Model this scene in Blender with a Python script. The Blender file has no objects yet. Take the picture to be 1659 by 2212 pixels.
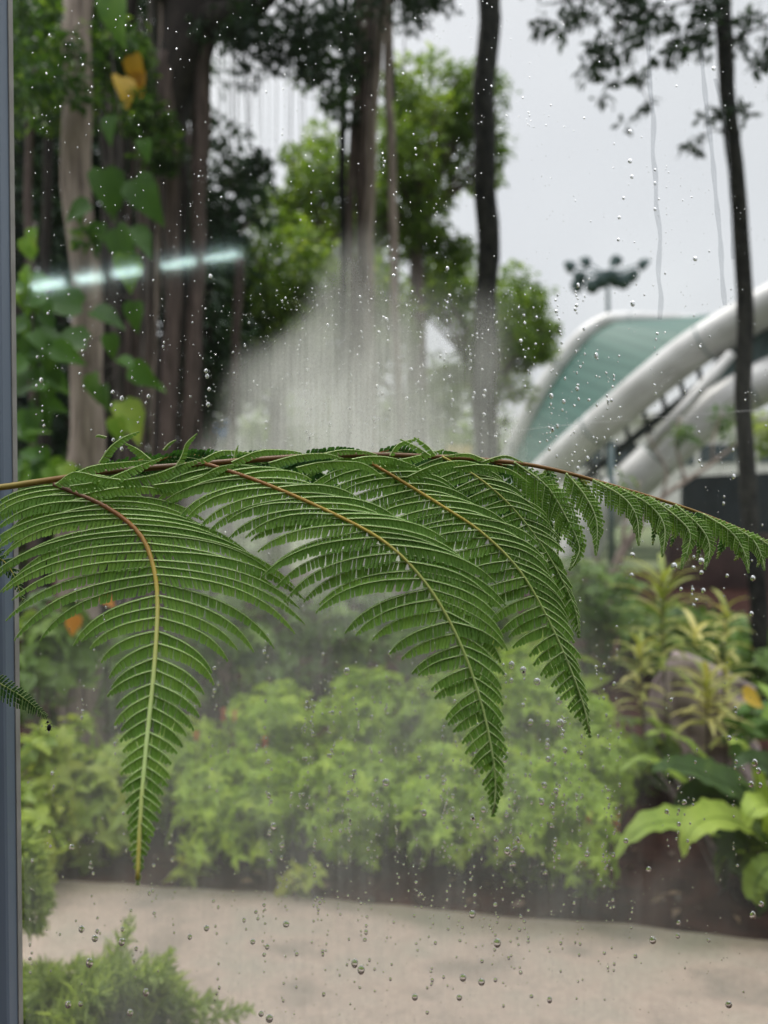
import bpy, math, random
import numpy as np
from mathutils import Vector
R = math.radians
random.seed(7); rng = np.random.default_rng(7)
S = bpy.context.scene; C = S.collection

# ------------------------------------------------ camera, world, sun, exposure
PITCH = R(1.2); CAMZ = 1.6; F = 1597.0          # F: focal length in px of a 1659 x 2212 frame
cam = bpy.data.cameras.new("camera"); co = bpy.data.objects.new("camera", cam); C.objects.link(co)
co.location = (0, 0, CAMZ); co.rotation_euler = (R(90) - PITCH, 0, 0)
cam.sensor_fit = 'VERTICAL'; cam.sensor_height = 36; cam.sensor_width = 27; cam.lens = F / 2212 * 36
cam.clip_start = 0.02; cam.clip_end = 900
cam.dof.use_dof = True; cam.dof.focus_distance = 0.79; cam.dof.aperture_fstop = 26 / 8.8; cam.dof.aperture_blades = 0
S.camera = co
w = bpy.data.worlds.new("World"); S.world = w; w.use_nodes = True
nt = w.node_tree; nt.nodes.clear()
out = nt.nodes.new('ShaderNodeOutputWorld'); addn = nt.nodes.new('ShaderNodeAddShader')
b1 = nt.nodes.new('ShaderNodeBackground'); b2 = nt.nodes.new('ShaderNodeBackground')
sky = nt.nodes.new('ShaderNodeTexSky'); sky.sky_type = 'NISHITA'; sky.sun_disc = False
SUN_EL, SUN_AZ = R(62), R(-35)
sky.sun_elevation = SUN_EL; sky.sun_rotation = SUN_AZ; sky.air_density = 1.0; sky.dust_density = 4.0
hs = nt.nodes.new('ShaderNodeHueSaturation'); hs.inputs['Saturation'].default_value = 0.35
nt.links.new(sky.outputs[0], hs.inputs['Color']); nt.links.new(hs.outputs[0], b1.inputs[0]); b1.inputs[1].default_value = 0.05
tc = nt.nodes.new('ShaderNodeTexCoord'); nz = nt.nodes.new('ShaderNodeTexNoise'); nz.inputs['Scale'].default_value = 2.2; nz.inputs['Detail'].default_value = 3
cr = nt.nodes.new('ShaderNodeValToRGB')
cr.color_ramp.elements[0].position = .3; cr.color_ramp.elements[0].color = (.42, .42, .44, 1)
cr.color_ramp.elements[1].position = .72; cr.color_ramp.elements[1].color = (.57, .57, .575, 1)
nt.links.new(tc.outputs['Generated'], nz.inputs['Vector']); nt.links.new(nz.outputs[0], cr.inputs[0])
# overcast dome: even near the horizon, several times brighter toward the zenith
sx = nt.nodes.new('ShaderNodeSeparateXYZ'); zr = nt.nodes.new('ShaderNodeValToRGB'); ze = zr.color_ramp.elements
ze[0].position = 0.0; ze[0].color = (.166, .166, .166, 1); ze[1].position = 1.0; ze[1].color = (1, 1, 1, 1)
for q, c in ((.55, .171), (.72, .55)): e_ = ze.new(q); e_.color = (c, c, c, 1)
sm_ = nt.nodes.new('ShaderNodeMath'); sm_.operation = 'MULTIPLY'; sm_.inputs[1].default_value = 5 * .84
nt.links.new(tc.outputs['Generated'], sx.inputs[0]); nt.links.new(sx.outputs[2], zr.inputs[0]); nt.links.new(zr.outputs[0], sm_.inputs[0])
nt.links.new(cr.outputs[0], b2.inputs[0]); nt.links.new(sm_.outputs[0], b2.inputs[1])
nt.links.new(b1.outputs[0], addn.inputs[0]); nt.links.new(b2.outputs[0], addn.inputs[1]); nt.links.new(addn.outputs[0], out.inputs[0])
sl = bpy.data.lights.new("sun", 'SUN'); sl.energy = 1.5; sl.angle = R(18); sl.color = (1, .95, .86)
so = bpy.data.objects.new("sun", sl); C.objects.link(so)
sd = Vector((math.sin(SUN_AZ) * math.cos(SUN_EL), math.cos(SUN_AZ) * math.cos(SUN_EL), math.sin(SUN_EL)))
so.rotation_euler = sd.to_track_quat('Z', 'Y').to_euler(); so.location = (0, 0, 30)
S.view_settings.view_transform = 'Standard'; S.view_settings.look = 'None'; S.view_settings.exposure = 0.5; S.view_settings.gamma = 1
try:
    S.cycles.max_bounces = 8; S.cycles.diffuse_bounces = 3; S.cycles.transmission_bounces = 6; S.cycles.transparent_max_bounces = 16
    S.cycles.caustics_reflective = False; S.cycles.caustics_refractive = False; S.cycles.sample_clamp_indirect = 4
except Exception: pass

# ------------------------------------------------ helpers
cp, sp = math.cos(PITCH), math.sin(PITCH)
def PA(a):                                     # (u, v, D) rows -> world points
    a = np.asarray(a, float).reshape(-1, 3)
    dx = (a[:, 0] - 829.5) / F; dy = -(a[:, 1] - 1106) / F
    wy = cp + dy * sp; wz = -sp + dy * cp; k = a[:, 2] / wy
    return np.stack([dx * k, a[:, 2], CAMZ + wz * k], 1)
def P(u, v, D): return PA([(u, v, D)])[0]
def proj(x, y, z):
    z = z - CAMZ; d = y * cp - z * sp; h = y * sp + z * cp
    return 829.5 + F * x / d, 1106 - F * h / d
def G(u, v):                                   # ground point seen at a pixel
    dx = (u - 829.5) / F; dy = -(v - 1106) / F; wy = cp + dy * sp; wz = -sp + dy * cp
    k = -CAMZ / wz; return np.array([dx * k, wy * k, 0.0])

def tag(o, label=None, cat=None, group=None, kind=None):
    if label: o['label'] = label
    if cat: o['category'] = cat
    if group: o['group'] = group
    if kind: o['kind'] = kind
    return o
def empty(name, loc, label, cat, group=None):
    o = bpy.data.objects.new(name, None); C.objects.link(o); o.location = loc; o.empty_display_size = .05
    return tag(o, label, cat, group)
def mesh_obj(name, verts, faces, mat, parent=None, var=None, smooth=False):
    verts = np.asarray(verts, float).reshape(-1, 3)
    me = bpy.data.meshes.new(name)
    if parent is not None: verts = verts - np.array(ploc(parent))
    if isinstance(faces, np.ndarray):
        n = faces.shape[1]; me.vertices.add(len(verts)); me.vertices.foreach_set('co', verts.ravel())
        me.loops.add(faces.size); me.loops.foreach_set('vertex_index', faces.ravel().astype(np.int32))
        me.polygons.add(len(faces)); me.polygons.foreach_set('loop_start', np.arange(0, faces.size, n, dtype=np.int32))
        me.update(calc_edges=True)
    else:
        me.from_pydata(verts.tolist(), [], faces); me.update()
    if var is not None:
        at = me.attributes.new('var', 'FLOAT', 'POINT'); at.data.foreach_set('value', np.asarray(var, np.float32))
    if smooth: me.polygons.foreach_set('use_smooth', [True] * len(me.polygons))
    me.materials.append(mat)
    o = bpy.data.objects.new(name, me); C.objects.link(o)
    if parent is not None: o.parent = parent
    return o
def ploc(o):
    l = Vector((0, 0, 0))
    while o is not None: l = l + o.location; o = o.parent
    return l

class MB:
    def __init__(s): s.v = []; s.f = []; s.a = []
    def add(s, vs, fs, var=0.5):
        b = len(s.v); s.v += [tuple(x) for x in vs]
        s.f += [tuple(i + b for i in f) for f in fs]
        s.a += list(var) if hasattr(var, '__len__') else [var] * len(vs)
    def tube(s, path, rad, sides=8, var=0.5, cap=True, wob=0):
        path = np.asarray(path, float); n = len(path)
        rad = np.interp(np.linspace(0, 1, n), np.linspace(0, 1, len(rad)), rad) if hasattr(rad, '__len__') else np.full(n, rad)
        T = np.gradient(path, axis=0); T /= np.linalg.norm(T, axis=1)[:, None] + 1e-12
        ref = np.array([0, 1, 0.]) if abs(T[0][1]) < .9 else np.array([1., 0, 0])
        vs = []; va = []
        x = np.cross(T[0], ref); x /= np.linalg.norm(x)
        for i in range(n):
            x = x - T[i] * x.dot(T[i]); x /= np.linalg.norm(x); y = np.cross(T[i], x)
            for k in range(sides):
                th = 2 * math.pi * k / sides; r = rad[i] * (1 + (wob * math.sin(3 * th + i * .35) + wob * random.uniform(-1, 1) * .6 if wob else 0))
                vs.append(path[i] + r * (math.cos(th) * x + math.sin(th) * y))
                va.append(var[i] if hasattr(var, '__len__') else var)
        fs = [(i * sides + k, i * sides + (k + 1) % sides, (i + 1) * sides + (k + 1) % sides, (i + 1) * sides + k) for i in range(n - 1) for k in range(sides)]
        if cap: fs += [tuple(range(sides))[::-1], tuple((n - 1) * sides + k for k in range(sides))]
        s.add(vs, fs, va)
    def box(s, a, b, var=.5):
        (x0, y0, z0), (x1, y1, z1) = a, b
        s.add([(x0, y0, z0), (x1, y0, z0), (x1, y1, z0), (x0, y1, z0), (x0, y0, z1), (x1, y0, z1), (x1, y1, z1), (x0, y1, z1)],
              [(0, 3, 2, 1), (4, 5, 6, 7), (0, 1, 5, 4), (1, 2, 6, 5), (2, 3, 7, 6), (3, 0, 4, 7)], var)
    def ball(s, c, r, sc=(1, 1, 1), var=.5, nu=10, nv=6):
        vs = [(c[0] + r * sc[0] * math.sin(math.pi * j / nv) * math.cos(2 * math.pi * i / nu), c[1] + r * sc[1] * math.sin(math.pi * j / nv) * math.sin(2 * math.pi * i / nu), c[2] + r * sc[2] * math.cos(math.pi * j / nv)) for j in range(nv + 1) for i in range(nu)]
        fs = [(j * nu + i, j * nu + (i + 1) % nu, (j + 1) * nu + (i + 1) % nu, (j + 1) * nu + i) for j in range(nv) for i in range(nu)]
        s.add(vs, fs, var)
    def strip(s, path, width, normal, fold=.25, var=.5, wave=0):      # a leaf blade with a folded midline
        path = np.asarray(path, float); n = len(path)
        wd = np.interp(np.linspace(0, 1, n), np.linspace(0, 1, len(width)), width)
        T = np.gradient(path, axis=0); T /= np.linalg.norm(T, axis=1)[:, None] + 1e-12
        vs = []
        for i in range(n):
            nn = np.asarray(normal, float); nn = nn - T[i] * nn.dot(T[i]); nn /= np.linalg.norm(nn) + 1e-9
            b = np.cross(T[i], nn); h = wd[i] / 2; k = 1 + wave * math.sin(i * 1.9)
            vs += [path[i] + b * h * k + nn * h * fold, path[i], path[i] - b * h * (2 - k) + nn * h * fold]
        fs = []
        for i in range(n - 1):
            a = i * 3; fs += [(a, a + 1, a + 4, a + 3), (a + 1, a + 2, a + 5, a + 4)]
        s.add(vs, fs, var)
    def build(s, name, mat, parent=None, smooth=True): return mesh_obj(name, s.v, s.f, mat, parent, s.a, smooth)

def spline(pts, n):
    pts = np.asarray(pts, float); m = len(pts)
    ext = np.vstack([2 * pts[0] - pts[1], pts, 2 * pts[-1] - pts[-2]])
    seg = np.linalg.norm(np.diff(pts[:, :2], axis=0), axis=1) + 1e-9; cum = np.concatenate([[0], np.cumsum(seg)])
    out = []
    for t in np.linspace(0, cum[-1] * (1 - 1e-9), n):
        i = min(np.searchsorted(cum, t, 'right') - 1, m - 2); u = (t - cum[i]) / seg[i]
        p0, p1, p2, p3 = ext[i], ext[i + 1], ext[i + 2], ext[i + 3]
        out.append(.5 * (2 * p1 + (p2 - p0) * u + (2 * p0 - 5 * p1 + 4 * p2 - p3) * u * u + (3 * p1 - p0 - 3 * p2 + p3) * u ** 3))
    return np.array(out), cum[-1]
def sp3(pts, n): return PA(spline(pts, n)[0])

# ------------------------------------------------ materials
def newmat(name):
    m = bpy.data.materials.new(name); m.use_nodes = True; n = m.node_tree; n.nodes.clear()
    return m, n, n.nodes.new('ShaderNodeOutputMaterial')
def noise_mix(n, c1, c2, scale, stretch=(1, 1, 1), detail=5, lo=.35, hi=.65, c3=None):
    t = n.nodes.new('ShaderNodeTexCoord'); mp = n.nodes.new('ShaderNodeMapping'); mp.inputs['Scale'].default_value = stretch
    z = n.nodes.new('ShaderNodeTexNoise'); z.inputs['Scale'].default_value = scale; z.inputs['Detail'].default_value = detail
    r = n.nodes.new('ShaderNodeValToRGB'); r.color_ramp.elements[0].position = lo; r.color_ramp.elements[1].position = hi
    r.color_ramp.elements[0].color = (*c1, 1); r.color_ramp.elements[1].color = (*c2, 1)
    if c3: e = r.color_ramp.elements.new((lo + hi) / 2); e.color = (*c3, 1)
    n.links.new(t.outputs['Object'], mp.inputs[0]); n.links.new(mp.outputs[0], z.inputs['Vector']); n.links.new(z.outputs[0], r.inputs[0])
    return r.outputs[0], z.outputs[0]
def solid(name, c1, c2, scale=6, rough=.7, stretch=(1, 1, 1), bump=0, lo=.35, hi=.65, spec=.4, c3=None, bd=.02):
    m, n, o = newmat(name); p = n.nodes.new('ShaderNodeBsdfPrincipled'); col, fac = noise_mix(n, c1, c2, scale, stretch, lo=lo, hi=hi, c3=c3)
    n.links.new(col, p.inputs['Base Color']); p.inputs['Roughness'].default_value = rough; p.inputs['Specular IOR Level'].default_value = spec
    if bump:
        b = n.nodes.new('ShaderNodeBump'); b.inputs['Strength'].default_value = bump; b.inputs['Distance'].default_value = bd
        n.links.new(fac, b.inputs['Height']); n.links.new(b.outputs[0], p.inputs['Normal'])
    n.links.new(p.outputs[0], o.inputs[0]); return m
def leafmat(name, ramp, trans=.35, rough=.45, spec=.4, nscale=9, namp=.35):
    """ramp: list of (pos, colour) over the per-leaf attribute 'var', broken up by a noise"""
    m, n, o = newmat(name); L = n.links.new
    at = n.nodes.new('ShaderNodeAttribute'); at.attribute_name = 'var'
    t = n.nodes.new('ShaderNodeTexCoord'); z = n.nodes.new('ShaderNodeTexNoise'); z.inputs['Scale'].default_value = nscale; z.inputs['Detail'].default_value = 3
    L(t.outputs['Object'], z.inputs['Vector'])
    ma = n.nodes.new('ShaderNodeMath'); ma.operation = 'MULTIPLY_ADD'; ma.inputs[1].default_value = namp; L(z.outputs[0], ma.inputs[0])
    mb = n.nodes.new('ShaderNodeMath'); mb.operation = 'SUBTRACT'; mb.inputs[1].default_value = namp / 2; L(at.outputs['Fac'], mb.inputs[0]); L(mb.outputs[0], ma.inputs[2])
    r = n.nodes.new('ShaderNodeValToRGB'); el = r.color_ramp.elements
    el[0].position = ramp[0][0]; el[0].color = (*ramp[0][1], 1); el[1].position = ramp[-1][0]; el[1].color = (*ramp[-1][1], 1)
    for q, c in ramp[1:-1]: e = el.new(q); e.color = (*c, 1)
    L(ma.outputs[0], r.inputs[0])
    p = n.nodes.new('ShaderNodeBsdfPrincipled'); L(r.outputs[0], p.inputs['Base Color']); p.inputs['Roughness'].default_value = rough; p.inputs['Specular IOR Level'].default_value = spec
    tr = n.nodes.new('ShaderNodeBsdfTranslucent'); mx = n.nodes.new('ShaderNodeMix'); mx.data_type = 'RGBA'; mx.blend_type = 'MULTIPLY'; mx.inputs[0].default_value = 1
    L(r.outputs[0], mx.inputs[6]); mx.inputs[7].default_value = (1.35, 1.35, .7, 1); L(mx.outputs[2], tr.inputs[0])
    ms = n.nodes.new('ShaderNodeMixShader'); ms.inputs[0].default_value = trans; L(p.outputs[0], ms.inputs[1]); L(tr.outputs[0], ms.inputs[2]); L(ms.outputs[0], o.inputs[0])
    return m

M = {}
M['fern'] = leafmat('fern_green', [(0, (.085, .17, .03)), (.5, (.17, .33, .06)), (1, (.29, .48, .09))], trans=.3, rough=.5, nscale=30, namp=.35, spec=.3)
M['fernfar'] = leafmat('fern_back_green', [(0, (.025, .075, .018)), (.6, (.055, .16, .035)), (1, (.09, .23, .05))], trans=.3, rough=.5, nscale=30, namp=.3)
M['ferntip'] = leafmat('fern_tip_green', [(0, (.035, .11, .02)), (.6, (.06, .17, .03)), (1, (.35, .30, .06))], trans=.35, rough=.5, nscale=30, namp=.1)
M['vein'] = leafmat('fern_vein', [(0, (.09, .03, .012)), (.3, (.26, .10, .015)), (.55, (.46, .34, .05)), (.8, (.42, .55, .18)), (1, (.60, .72, .38))], trans=.1, rough=.4, nscale=60, namp=.12)
M['rachis'] = leafmat('fern_rachis', [(0, (.06, .03, .015)), (.35, (.16, .075, .022)), (.7, (.24, .13, .03)), (1, (.34, .27, .06))], trans=0, rough=.45, nscale=40, namp=.3)
M['hedge'] = leafmat('light_shrub_leaf', [(0, (.12, .20, .022)), (.5, (.29, .43, .04)), (1, (.52, .64, .08))], trans=.4, nscale=3, namp=.5)
M['bush'] = leafmat('dark_bush_leaf', [(0, (.04, .09, .016)), (.6, (.13, .23, .035)), (1, (.26, .38, .07))], trans=.3, nscale=2, namp=.5)
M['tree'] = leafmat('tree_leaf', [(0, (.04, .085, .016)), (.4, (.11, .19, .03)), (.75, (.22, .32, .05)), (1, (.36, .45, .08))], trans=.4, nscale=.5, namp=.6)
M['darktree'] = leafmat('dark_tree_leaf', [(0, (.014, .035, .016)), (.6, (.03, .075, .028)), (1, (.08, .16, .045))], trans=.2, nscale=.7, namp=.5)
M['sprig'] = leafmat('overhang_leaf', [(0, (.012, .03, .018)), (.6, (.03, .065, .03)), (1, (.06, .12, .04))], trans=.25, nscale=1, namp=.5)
M['midleaf'] = leafmat('small_bright_leaf', [(0, (.02, .05, .012)), (.5, (.06, .14, .022)), (1, (.26, .40, .07))], trans=.4, nscale=2, namp=.5)
M['vine'] = leafmat('heart_vine_leaf', [(0, (.035, .09, .018)), (.5, (.09, .21, .03)), (.8, (.20, .37, .045)), (1, (.38, .50, .08))], trans=.35, nscale=9, namp=.5)
M['yellow'] = leafmat('yellow_leaf', [(0, (.50, .25, .01)), (1, (.62, .42, .03))], trans=.3, nscale=6, namp=.6)
M['orange'] = leafmat('orange_leaf', [(0, (.6, .22, .02)), (1, (.75, .32, .04))], trans=.3)
M['india'] = leafmat('striped_olive_leaf', [(0, (.16, .24, .045)), (.5, (.40, .44, .11)), (1, (.68, .62, .24))], trans=.3, nscale=10, namp=.6)
M['nest'] = leafmat('nest_fern_leaf', [(0, (.02, .05, .01)), (.45, (.05, .11, .015)), (.8, (.26, .38, .05)), (1, (.38, .50, .08))], trans=.35, nscale=14, namp=.45)
M['yshrub'] = leafmat('yellow_green_leaf', [(0, (.10, .19, .03)), (.5, (.28, .38, .05)), (1, (.50, .52, .12))], trans=.4, nscale=5, namp=.5)
M['feather'] = leafmat('feathery_leaf', [(0, (.20, .28, .07)), (1, (.42, .52, .16))], trans=.5, nscale=6, namp=.5)
M['red'] = leafmat('red_petal', [(0, (.55, .05, .04)), (1, (.7, .12, .08))], trans=.3)
M['pale_bark'] = solid('pale_bark', (.13, .10, .085), (.52, .43, .37), 5, .9, (6, 6, .6), .8, .3, .7, c3=(.34, .27, .23))
M['dark_bark'] = solid('dark_bark', (.012, .010, .010), (.065, .050, .045), 5, .9, (7, 7, .7), .9, .3, .7)
M['brown_bark'] = solid('brown_bark', (.055, .038, .034), (.20, .145, .13), 5, .9, (7, 7, .7), .8, .3, .7)
M['ivy_bark'] = solid('mossy_bark', (.006, .006, .007), (.035, .034, .028), 9, .95, (2, 2, 1), 1, .35, .7, bd=.04)
M['root'] = solid('hanging_root', (.05, .045, .04), (.16, .13, .12), 8, .9, (3, 3, .5))
M['white_tube'] = solid('white_painted_steel', (.36, .35, .34), (.62, .61, .61), 1.1, .35, (1, 1, 1), 0, .2, .6, .5)
M['soil'] = solid('dark_soil', (.016, .006, .005), (.052, .022, .017), 7, 1, bump=.8, spec=.1)
m, n, o = newmat('concrete_path'); p = n.nodes.new('ShaderNodeBsdfPrincipled'); L = n.links.new
c_a, f_a = noise_mix(n, (.215, .188, .155), (.365, .322, .265), 3.2, (1, 1.6, 1), 6, .3, .7, (.38, .305, .25)); c_b, f_b = noise_mix(n, (.75, .72, .7), (1.05, 1.03, 1.0), 55, (1, 1, 1), 3, .3, .7)
q_ = n.nodes.new('ShaderNodeMix'); q_.data_type = 'RGBA'; q_.blend_type = 'MULTIPLY'; q_.inputs[0].default_value = .8; L(c_a, q_.inputs[6]); L(c_b, q_.inputs[7])
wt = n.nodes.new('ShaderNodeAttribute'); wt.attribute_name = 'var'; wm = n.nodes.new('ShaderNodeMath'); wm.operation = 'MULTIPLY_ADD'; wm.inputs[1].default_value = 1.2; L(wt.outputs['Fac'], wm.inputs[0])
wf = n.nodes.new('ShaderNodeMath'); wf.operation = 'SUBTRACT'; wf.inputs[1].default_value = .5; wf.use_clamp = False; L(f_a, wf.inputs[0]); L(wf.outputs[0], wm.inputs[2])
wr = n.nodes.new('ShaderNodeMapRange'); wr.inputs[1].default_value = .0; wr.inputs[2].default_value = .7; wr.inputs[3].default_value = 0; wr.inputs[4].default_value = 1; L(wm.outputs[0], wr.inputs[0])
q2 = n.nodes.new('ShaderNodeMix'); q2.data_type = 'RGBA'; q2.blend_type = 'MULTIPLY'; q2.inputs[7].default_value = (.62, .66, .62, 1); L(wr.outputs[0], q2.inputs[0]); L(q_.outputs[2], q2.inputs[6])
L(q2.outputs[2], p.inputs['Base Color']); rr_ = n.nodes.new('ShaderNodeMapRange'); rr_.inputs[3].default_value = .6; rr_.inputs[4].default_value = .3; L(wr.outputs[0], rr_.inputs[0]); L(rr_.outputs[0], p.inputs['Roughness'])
bp = n.nodes.new('ShaderNodeBump'); bp.inputs['Strength'].default_value = .3; bp.inputs['Distance'].default_value = .004; L(f_b, bp.inputs['Height']); L(bp.outputs[0], p.inputs['Normal']); L(p.outputs[0], o.inputs[0]); M['path'] = m
M['lawn'] = solid('far_lawn', (.05, .08, .03), (.16, .18, .09), .6, .95)
M['stump'] = solid('mauve_grey_bark', (.13, .095, .09), (.50, .40, .39), 6, .95, (1.5, 1.5, 1), 1, .3, .72, bd=.05)
M['frame'] = solid('slate_grey_metal', (.15, .19, .25), (.18, .225, .29), 3, .45, (1, 1, .3))
M['gasket'] = solid('pale_gasket', (.28, .27, .25), (.36, .35, .33), 20, .6)
M['blocker'] = solid('sky_blocker_dark', (.012, .02, .016), (.03, .045, .03), 2, .9)
M['black'] = solid('black_sheet', (.006, .012, .016), (.015, .024, .030), 3, .8, spec=.15)
M['maroon'] = solid('maroon_wall', (.035, .018, .018), (.07, .035, .033), 2, .8)
M['bwhite'] = solid('white_wall', (.62, .60, .58), (.80, .77, .75), 1, .8)
M['bgrey'] = solid('window_glass_dark', (.03, .045, .055), (.07, .09, .10), 1, .2)
M['steel'] = solid('grey_green_steel', (.08, .13, .14), (.13, .18, .19), 3, .5)
M['lamphead'] = solid('dark_lamp_head', (.03, .06, .06), (.07, .11, .11), 6, .6)
M['blue'] = solid('blue_sign_face', (.03, .22, .62), (.06, .30, .72), 3, .4)
M['ypaint'] = solid('yellow_paint', (.60, .45, .12), (.70, .55, .2), 3, .5)
M['thread'] = solid('silk', (.6, .6, .6), (.75, .75, .75), 3, .4)
M['bug'] = solid('insect_black', (.004, .004, .004), (.01, .01, .01), 50, .3)

def ribbed(name, c1, c2, scale, trans):
    m, n, o = newmat(name); p = n.nodes.new('ShaderNodeBsdfPrincipled'); L = n.links.new
    at = n.nodes.new('ShaderNodeAttribute'); at.attribute_name = 'var'
    mu = n.nodes.new('ShaderNodeMath'); mu.operation = 'MULTIPLY'; mu.inputs[1].default_value = scale; L(at.outputs['Fac'], mu.inputs[0])
    fr = n.nodes.new('ShaderNodeMath'); fr.operation = 'SINE'; L(mu.outputs[0], fr.inputs[0])
    r = n.nodes.new('ShaderNodeMapRange'); r.inputs[1].default_value = -1; L(fr.outputs[0], r.inputs[0])
    mx = n.nodes.new('ShaderNodeMix'); mx.data_type = 'RGBA'; mx.inputs[6].default_value = (*c1, 1); mx.inputs[7].default_value = (*c2, 1); L(r.outputs[0], mx.inputs[0])
    L(mx.outputs[2], p.inputs['Base Color']); p.inputs['Roughness'].default_value = .5
    tr = n.nodes.new('ShaderNodeBsdfTranslucent'); L(mx.outputs[2], tr.inputs[0]); ms = n.nodes.new('ShaderNodeMixShader'); ms.inputs[0].default_value = trans
    L(p.outputs[0], ms.inputs[1]); L(tr.outputs[0], ms.inputs[2]); L(ms.outputs[0], o.inputs[0]); return m
M['green_roof'] = ribbed('ribbed_green_sheet', (.036, .115, .095), (.060, .155, .128), 200, .3)
M['shaded_roof'] = ribbed('shaded_green_sheet', (.012, .035, .035), (.02, .05, .05), 120, .0)  # same green sheet, with the shade of its underside put into the colour

# clean glass: straight-through plus a faint mirror reflection
m, n, o = newmat('clear_glass'); tr = n.nodes.new('ShaderNodeBsdfTransparent'); gl = n.nodes.new('ShaderNodeBsdfGlossy'); gl.inputs['Roughness'].default_value = .055
tr.inputs[0].default_value = (.985, .995, .99, 1)
ms = n.nodes.new('ShaderNodeMixShader'); ms.inputs[0].default_value = .03
n.links.new(tr.outputs[0], ms.inputs[1]); n.links.new(gl.outputs[0], ms.inputs[2]); n.links.new(ms.outputs[0], o.inputs[0]); M['glass'] = m
# condensation: fine white mist, density from the mesh attribute 'var' and vertical run streaks
m, n, o = newmat('condensation_mist'); L = n.links.new
at = n.nodes.new('ShaderNodeAttribute'); at.attribute_name = 'var'
t = n.nodes.new('ShaderNodeTexCoord')
def fac_noise(scale, st, detail, lo, hi, a, b):
    mp = n.nodes.new('ShaderNodeMapping'); mp.inputs['Scale'].default_value = st; z = n.nodes.new('ShaderNodeTexNoise'); z.inputs['Scale'].default_value = scale; z.inputs['Detail'].default_value = detail
    L(t.outputs['Object'], mp.inputs[0]); L(mp.outputs[0], z.inputs['Vector']); r = n.nodes.new('ShaderNodeMapRange')
    r.inputs[1].default_value = lo; r.inputs[2].default_value = hi; r.inputs[3].default_value = a; r.inputs[4].default_value = b; L(z.outputs[0], r.inputs[0]); return r.outputs[0]
s1 = fac_noise(150, (1, 1, .05), 4, .3, .7, .82, 1.12)
s2 = fac_noise(900, (1, 1, .7), 1, .3, .7, .88, 1.10)
s3 = fac_noise(11, (1, 1, .6), 5, .28, .72, .62, 1.25)
def mul(a, b):
    q = n.nodes.new('ShaderNodeMath'); q.operation = 'MULTIPLY'; L(a, q.inputs[0]); L(b, q.inputs[1]); return q.outputs[0]
fac = mul(mul(mul(at.outputs['Fac'], s1), s2), s3)
tp = n.nodes.new('ShaderNodeBsdfTransparent'); df = n.nodes.new('ShaderNodeBsdfDiffuse'); df.inputs[0].default_value = (.97, .97, .93, 1)
tl = n.nodes.new('ShaderNodeBsdfTranslucent'); tl.inputs[0].default_value = (.96, .97, .92, 1)
m1 = n.nodes.new('ShaderNodeMixShader'); m1.inputs[0].default_value = .85; L(df.outputs[0], m1.inputs[1]); L(tl.outputs[0], m1.inputs[2])
m2 = n.nodes.new('ShaderNodeMixShader'); L(fac, m2.inputs[0]); L(tp.outputs[0], m2.inputs[1]); L(m1.outputs[0], m2.inputs[2]); L(m2.outputs[0], o.inputs[0]); M['mist'] = m
m, n, o = newmat('water'); g = n.nodes.new('ShaderNodeBsdfGlass'); g.inputs['IOR'].default_value = 1.33; g.inputs['Roughness'].default_value = 0; n.links.new(g.outputs[0], o.inputs[0]); M['water'] = m
m, n, o = newmat('water_film'); a_ = n.nodes.new('ShaderNodeBsdfTransparent'); a_.inputs[0].default_value = (.90, .905, .91, 1); g_ = n.nodes.new('ShaderNodeBsdfGlossy'); g_.inputs['Roughness'].default_value = .15
x_ = n.nodes.new('ShaderNodeMixShader'); x_.inputs[0].default_value = .05; n.links.new(a_.outputs[0], x_.inputs[1]); n.links.new(g_.outputs[0], x_.inputs[2]); n.links.new(x_.outputs[0], o.inputs[0]); M['film'] = m
m, n, o = newmat('lamp_tube'); e = n.nodes.new('ShaderNodeEmission'); e.inputs[0].default_value = (.75, 1, .95, 1); e.inputs[1].default_value = 21; n.links.new(e.outputs[0], o.inputs[0]); M['lamp'] = m

# ------------------------------------------------ leaf clouds
TPL = {
 'rhomb': (np.array([(0, 0, 0), (.42, .5, .10), (1, 0, -.08), (.42, -.5, .10)]), np.array([(0, 1, 2), (0, 2, 3)])),
 'lance': (np.array([(0, 0, 0), (.3, .5, .12), (.3, 0, .05), (.3, -.5, .12), (.68, .38, .02), (.68, 0, -.05), (.68, -.38, .02), (1, 0, -.22)]),
           np.array([(0, 1, 2), (0, 2, 3), (1, 4, 5), (1, 5, 2), (2, 5, 6), (2, 6, 3), (4, 7, 5), (5, 7, 6)])),
 'heart': (np.array([(.03, 0, 0), (-.03, .22, .03), (.16, .42, .10), (.48, .40, .04), (.80, .20, -.14), (1.12, 0, -.36), (.80, -.20, -.14), (.48, -.40, .04), (.16, -.42, .10), (-.03, -.22, .03), (.45, 0, -.06)]),
           np.array([(10, 0, 1), (10, 1, 2), (10, 2, 3), (10, 3, 4), (10, 4, 5), (10, 5, 6), (10, 6, 7), (10, 7, 8), (10, 8, 9), (10, 9, 0)])),
}
def leaf_cloud(cent, axis, nrm, length, width, tpl):
    v, f = TPL[tpl]; N = len(cent)
    axis = axis / (np.linalg.norm(axis, axis=1)[:, None] + 1e-9)
    b = np.cross(nrm, axis); b /= np.linalg.norm(b, axis=1)[:, None] + 1e-9; nn = np.cross(axis, b)
    L = np.broadcast_to(length, N)[:, None, None]; W = np.broadcast_to(width, N)[:, None, None]
    vs = cent[:, None, :] + v[None, :, 0:1] * L * axis[:, None] + v[None, :, 1:2] * W * b[:, None] + v[None, :, 2:3] * L * nn[:, None]
    fs = f[None] + (np.arange(N) * len(v))[:, None, None]
    return vs.reshape(-1, 3), fs.reshape(-1, f.shape[1]), len(v)
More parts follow.
